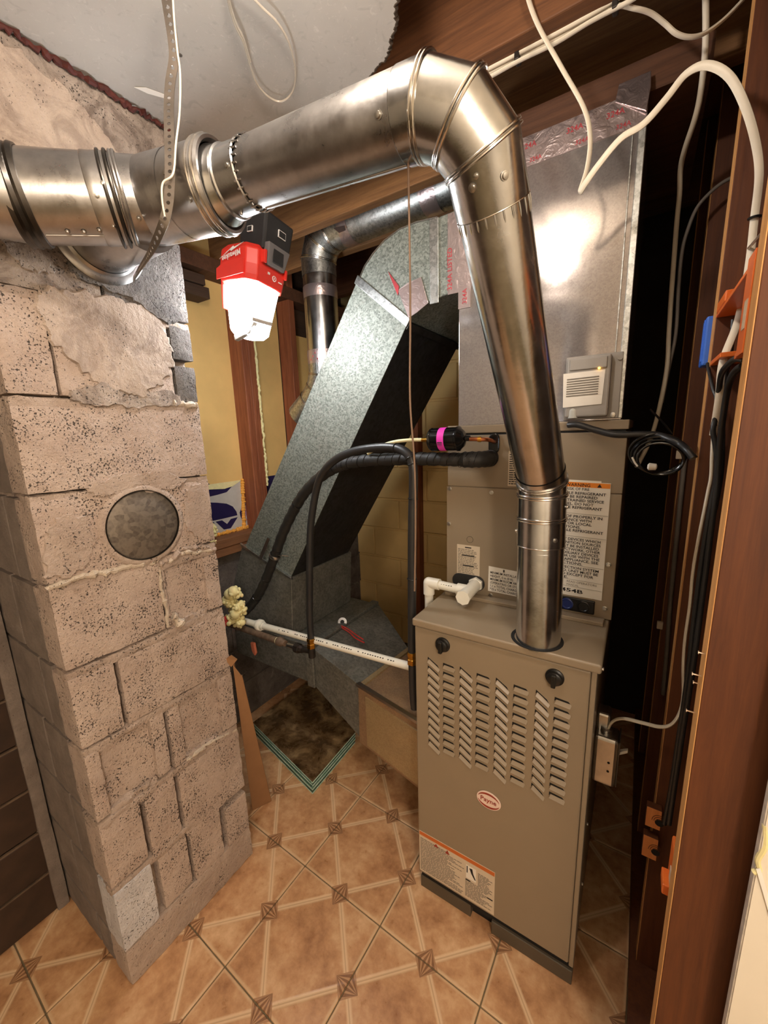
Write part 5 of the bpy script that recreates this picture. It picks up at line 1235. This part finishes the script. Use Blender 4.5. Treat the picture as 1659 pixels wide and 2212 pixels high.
# ------------------------------------------------------------------ work light
wk = thing('work_light', (-.98,.85,1.73), 'lit red and black battery work light hanging under the vent pipe', 'work light')
Mw = Matrix.Translation((-.981,.853,1.8465)) @ Matrix.Rotation(math.radians(3), 4, 'Z') @ Matrix.Rotation(math.radians(7), 4, 'Y') @ Matrix.Rotation(math.radians(-5), 4, 'X') @ Matrix.Scale(1.15, 4)
def wadd(name, g, mat, parent=wk, **kw): return add(name, xform(g, Mw), mat, parent, **kw)
def octa(hx, hy, c, z): return [(-hx+c,-hy,z),(hx-c,-hy,z),(hx,-hy+c,z),(hx,hy-c,z),(hx-c,hy,z),(-hx+c,hy,z),(-hx,hy-c,z),(-hx,-hy+c,z)]
def frus(secs):
    V, F = [], []; n = 8
    for s in secs: V += octa(*s)
    for i in range(len(secs)-1):
        for j in range(n): F.append((i*n+j, i*n+(j+1) % n, (i+1)*n+(j+1) % n, (i+1)*n+j))
    return V, F+[tuple(range(n-1,-1,-1)), tuple((len(secs)-1)*n+j for j in range(n))]
wadd('lens', frus([(.030,.030,.012,-.098),(.040,.040,.015,-.086),(.052,.052,.018,.005),(.055,.055,.018,.030)]), 'lamp_lens', bevel=.003)
wadd('housing', frus([(.0585,.0585,.019,.018),(.061,.061,.02,.030),(.063,.063,.02,.052),(.061,.062,.02,.086),(.050,.052,.02,.100)]), 'tool_red', bevel=.003)
wadd('side_guard', hexa([(-.066,-.034,-.035),(-.060,-.034,-.035),(-.060,.034,-.035),(-.066,.034,-.035)],[(-.066,-.045,.05),(-.055,-.045,.05),(-.055,.045,.05),(-.066,.045,.05)]),'tool_red',bevel=.003)
wadd('face_band', prism([(-.052,-.0628,.020),(.040,-.0628,.028),(.040,-.0628,.060),(.020,-.0628,.060),(-.030,-.0628,.056),(-.054,-.0628,.044)],(0,-.0022,0)),'tool_red',bevel=.001)
bt = wadd('battery', hexa([(-.016,-.030,.092),(.062,-.030,.092),(.062,.055,.092),(-.016,.055,.092)],[(-.022,-.034,.172),(.070,-.034,.172),(.070,.060,.172),(-.022,.060,.172)]),'tool_black',bevel=.007)
wadd('battery_latch', hexa([(.058,-.022,.060),(.071,-.022,.060),(.071,.034,.060),(.058,.034,.060)],[(.058,-.026,.108),(.077,-.026,.108),(.077,.044,.108),(.058,.044,.108)]),'tool_grey',bevel=.003)
wadd('latch_plate', box(.0735,.0758,-.010,.024,.070,.100),'tool_black',bevel=.001)
wadd('release_button', box(.058,.073,-.034,-.026,.060,.088),'tool_red',bevel=.002); wadd('release_button', box(.058,.071,.038,.045,.048,.070),'tool_red',bevel=.002)
wadd('battery_print', box(.0675,.0700,.008,.032,.132,.148),'ink_white',bt); wadd('battery_print', box(.0685,.0708,.0095,.0305,.1335,.1465),'tool_black',bt)
wadd('battery_print', box(.012,.028,-.0355,-.0325,.130,.142),'ink_white',bt); wadd('battery_print', box(.0132,.0268,-.0361,-.033,.1312,.1408),'tool_black',bt)
wadd('hook_arm', prism([(-.020,-.030,-.112),(.030,-.030,-.094),(.046,-.030,-.070),(.020,-.030,-.062),(.026,-.030,-.080),(-.024,-.030,-.100)],(0,.012,0)),'hook_grey',bevel=.002)
wadd('hook_arm', prism([(.040,-.034,-.066),(.046,-.034,-.070),(.046,.030,-.064),(.040,.030,-.060)],(0,0,.010)),'hook_grey',bevel=.002)
add('hanging_rod', tube([Mw @ V3((.02,.02,.168)), (-.965,.90,2.10), (-.965,.955,2.15), (-.965,.962,2.203)], .003, 8), 'iron_dark', wk, smooth=True)
def wtext(s, size, o, xd, ud, mat, bold, sx=1.0):
    R3 = Mw.to_3x3(); return text('lettering', s, size, Mw @ V3(o), R3 @ V3(xd), R3 @ V3(ud), mat, wk, 'CENTER', bold, sx)
wtext('Milwaukee', .021, (-.004,-.0655,.074), (-1,0,-.20), (.20,0,-1), 'ink_white', .0004, .80)
wadd('logo_bolt', prism([(.036,-.0635,.093),(.006,-.0640,.0850),(.003,-.0640,.0880),(-.044,-.0640,.064),(-.008,-.0640,.0805),(-.004,-.0640,.0775)],(0,-.0014,0)),'ink_white')
wadd('power_button', lathe((.0622,.010,.040),(1,0,0),[(0,.0065),(.0012,.0062),(.0012,.0048),(.0006,.0046)],20,False),'ink_white',smooth=True)
wadd('power_mark', box(.0622,.0634,.0093,.0107,.0375,.0425),'ink_white'); wadd('fuel_mark', box(.0622,.0632,.024,.036,.036,.0385),'ink_white'); wadd('lamp_mark', box(.0622,.0632,-.012,-.005,.043,.048),'ink_white')

# ------------------------------------------------------------------ cables
def cable(name, key, r, mat, label, cat='cable', r2=None, off=(0,0,0), group=None, n=10, twist=0.0):
    P = [V3(p)+V3(off) for p in PTS[key]]
    return tag(add(name, tube(smooth_path(P), r, n, r2=r2, twist=twist), mat, smooth=True), label, cat, group)
cable('electrical_cable','loop_cable',.0032,'cable_white','white cable hanging in a loop before the plenum then over to the studs',r2=.0060,twist=.6)
cable('electrical_cable','stapled_cable',.0032,'cable_white','white cable running down the stud bay to the metal switch box',r2=.0055)
cable('electrical_cable','joist_cable',.0032,'cable_white','white cable stapled to the joist, sagging at its right end','cable',.0052,group='cables stapled to the joist')
cable('electrical_cable','joist_cable_b',.0030,'cable_white','lowest of the straight white cables stapled to the joist','cable',.0050,group='cables stapled to the joist')
cable('electrical_cable','joist_cable_c',.0030,'cable_white','highest of the straight white cables stapled to the joist','cable',.0050,group='cables stapled to the joist')
cable('electrical_cable','drop_cable',.0055,'cable_white','white cable dropping into the dark behind the looped cable')
cable('electrical_cable','drop_cable_b',.0042,'cable_dim','dim grey cable joining the dropping cable in the dark')
for i,(k,t) in enumerate((('joist_cable',2),('joist_cable',5))):
    p = V3(PTS[k][t]); tag(add('cable_staple', box(p.x-.005,p.x+.005,p.y-.016,p.y+.006,p.z-.012,p.z+.014),'iron_dark',bevel=.002),('left','right')[i]+' dark staple holding the white cables to the joist','staple','cable staples')
lo = cable('black_wire_loom','black_loom',.0075,'black_hose','black wire loom running from the sensor box to the studs')
cc = [V3(p) for p in PTS['coil_c']]
cw = thing('coiled_cable', tuple(cc[4]), 'coiled black cable with a white plug hanging in the dark', 'cable')
hx_ = (cc[2]-cc[1])/2; hz_ = (cc[3]-cc[4])/2; c_ = (cc[1]+cc[2]+cc[3]+cc[4])/4
for k in range(4):
    P = [c_+hx_*((1-.07*k)*math.cos(a*math.pi/24))+hz_*((1-.06*k)*math.sin(a*math.pi/24))+Vector((.002*k,-.006*k+.004*math.sin(a/3+k),-.004*k)) for a in range(50)]
    add('turn', tube(P,.0030,8),'black_gloss',cw,smooth=True)
add('tail', tube(smooth_path(PTS['coil_end']),.0022,8),'black_gloss',cw,smooth=True)
p = V3(PTS['plug'][0]); q = V3(PTS['plug'][1])
add('plug', lathe(p+Vector((0,-.03,0)), (q-p), [(0,.004),(.003,.008),(.016,.007),(.018,.003)],10),'label_white',cw,smooth=True)
add('tie', tube([p+Vector((-.03,-.03,.02)),p+Vector((-.024,-.03,.008)),p+Vector((-.018,-.03,0))],.002,6),'label_white',cw,smooth=True)
cable('black_cable','black_cable1',.0045,'black_hose','black cable leaving the orange box, left of the pair',group='black cables from the orange box')
cable('black_cable','black_cable2',.0050,'black_hose','black cable leaving the orange box, right of the pair',group='black cables from the orange box')
cable('black_cable','black_cable3',.0028,'black_hose','thin black wire from the blue box joining the black cables')
cable('black_cable','black_cable4',.0040,'black_hose','black cable behind the white cable at the second stud')
cable('grey_conduit','stud_cable_far',.0060,'cable_dim','dim cable clipped to the third stud','cable')
for i,z in enumerate((1.36,.83)):
    tag(add('cable_clip', box(.088,.104,1.418,1.430,z-.012,z+.012),'label_dim',bevel=.002),('upper','lower')[i]+' pale cable clip on the edge of the third stud','clip','cable clips')
p = V3(PTS['loop_cable'][19]); tag(add('cable_tie', bead(p, (0,.1,-1), .0075, .0022, 16),'black_plastic',smooth=True),'black cable tie around the white cable at the second stud','cable tie')
tag(add('wood_nail', cyl((.150,.70,1.735),(.130,.985,1.742),.0022,8),'nail_steel',smooth=True),'long grey nail pointing at the white cable','nail')

# ------------------------------------------------------------------ electrical boxes
ob = thing('outlet_box', (.12,.83,1.54), 'orange plastic outlet box fixed between the two nearest studs', 'electrical box')
add('top_bracket', box(.1005,.150,.93,1.0195,1.650,1.668),'orange_box',ob,bevel=.002)
add('top_wall', box(.1005,.13,.70,1.0195,1.642,1.648),'orange_box',ob,bevel=.001)
add('side_wall', box(.1005,.165,.6935,.705,1.535,1.648),'orange_box',ob,bevel=.002)
add('front_flange', box(.0985,.1005,.6935,.735,1.535,1.655),'orange_box',ob,bevel=.0006)
add('bottom_wall', box(.1005,.15,.90,1.0195,1.556,1.564),'orange_box',ob,bevel=.001)
add('bottom_wall', box(.1005,.165,.6935,.76,1.535,1.543),'orange_box',ob,bevel=.001)
add('paper_label', box(.0978,.0986,.698,.716,1.565,1.600),'label_dim',ob)
bb = thing('outlet_box', (.115,1.10,1.56), 'blue plastic outlet box behind the second stud', 'electrical box')
add('shell', box(.090,.16,1.0585,1.11,1.562,1.655),'blue_box',bb,bevel=.004); add('rib', box(.088,.092,1.066,1.074,1.57,1.65),'blue_box',bb,bevel=.001)
for i,(z0,z1) in enumerate(((.492,.545),(.402,.462))):
    o = thing('blocking_piece', (.10,1.05,z0), ('upper','lower')[i]+' short wood block with ringed end grain low between the studs', 'wood block', 'wood blocks between the studs')
    add('block', box(.083,.113,1.0,1.0195,z0,z1),'wood_stud',o,bevel=.001)
    fce = add('end_grain', box(.0832,.1128,.9985,1.0,z0,z1),'endgrain',o)
    for k in range(3):
        a0_ = [(.110-(.007+.004*k)*math.cos(t*math.pi/12),.9982,(z0+z1)/2-.004+(.009+.005*k)*math.sin(t*math.pi/12)) for t in range(0,11)]
        add('grain_ring', tube(a0_,.0007,5),'wood_stud',fce)
    add('knot', lathe((.110,.9984,(z0+z1)/2-.006),(0,-1,0),[(0,.009),(.0006,.0088)],14),'black_gap',fce)
lo_ = thing('outlet_box', (.12,.74,.64), 'orange outlet box low behind the nearest stud', 'electrical box')
add('shell', box(.103,.17,.695,.75,.655,.735),'orange_box',lo_,bevel=.003); add('paper_label', box(.1015,.103,.70,.72,.675,.70),'label_dim',lo_)
add('clamp', box(.092,.104,.70,.735,.655,.675),'orange_box',lo_,bevel=.002)
sw = thing('switch_box', (-.005,1.03,.55), 'galvanised metal switch box on the side of the furnace', 'electrical box')
add('box', box(-.0392,.014,1.000,1.058,.555,.690),'zinc',sw,bevel=.008,seg=3)
add('back_plate', box(-.0392,-.008,1.03,1.075,.66,.735),'zinc',sw,bevel=.006)
add('cover_plate', box(.0142,.0172,1.0,1.060,.562,.690),'zinc',sw,bevel=.0015)
add('toggle', prism([(.0172,1.022,.640),(.0172,1.034,.640),(.034,1.031,.652),(.034,1.024,.652)],(0,0,.008)),'label_white',sw)
add('cable_clamp', lathe((-.015,1.03,.690),(0,0,1),[(0,.013),(.008,.013),(.010,.010)],16),'zinc',sw,smooth=True)
for z in (.60,.625): add('knockout', lathe((-.004,.9995,z),(0,-1,0),[(0,.003),(.0005,.0028)],10),'black_gap',sw)
add('screw', lathe((-.006,1.015,.555),(0,0,-1),[(0,.004),(.006,.0035)],10),'zinc',sw,smooth=True)
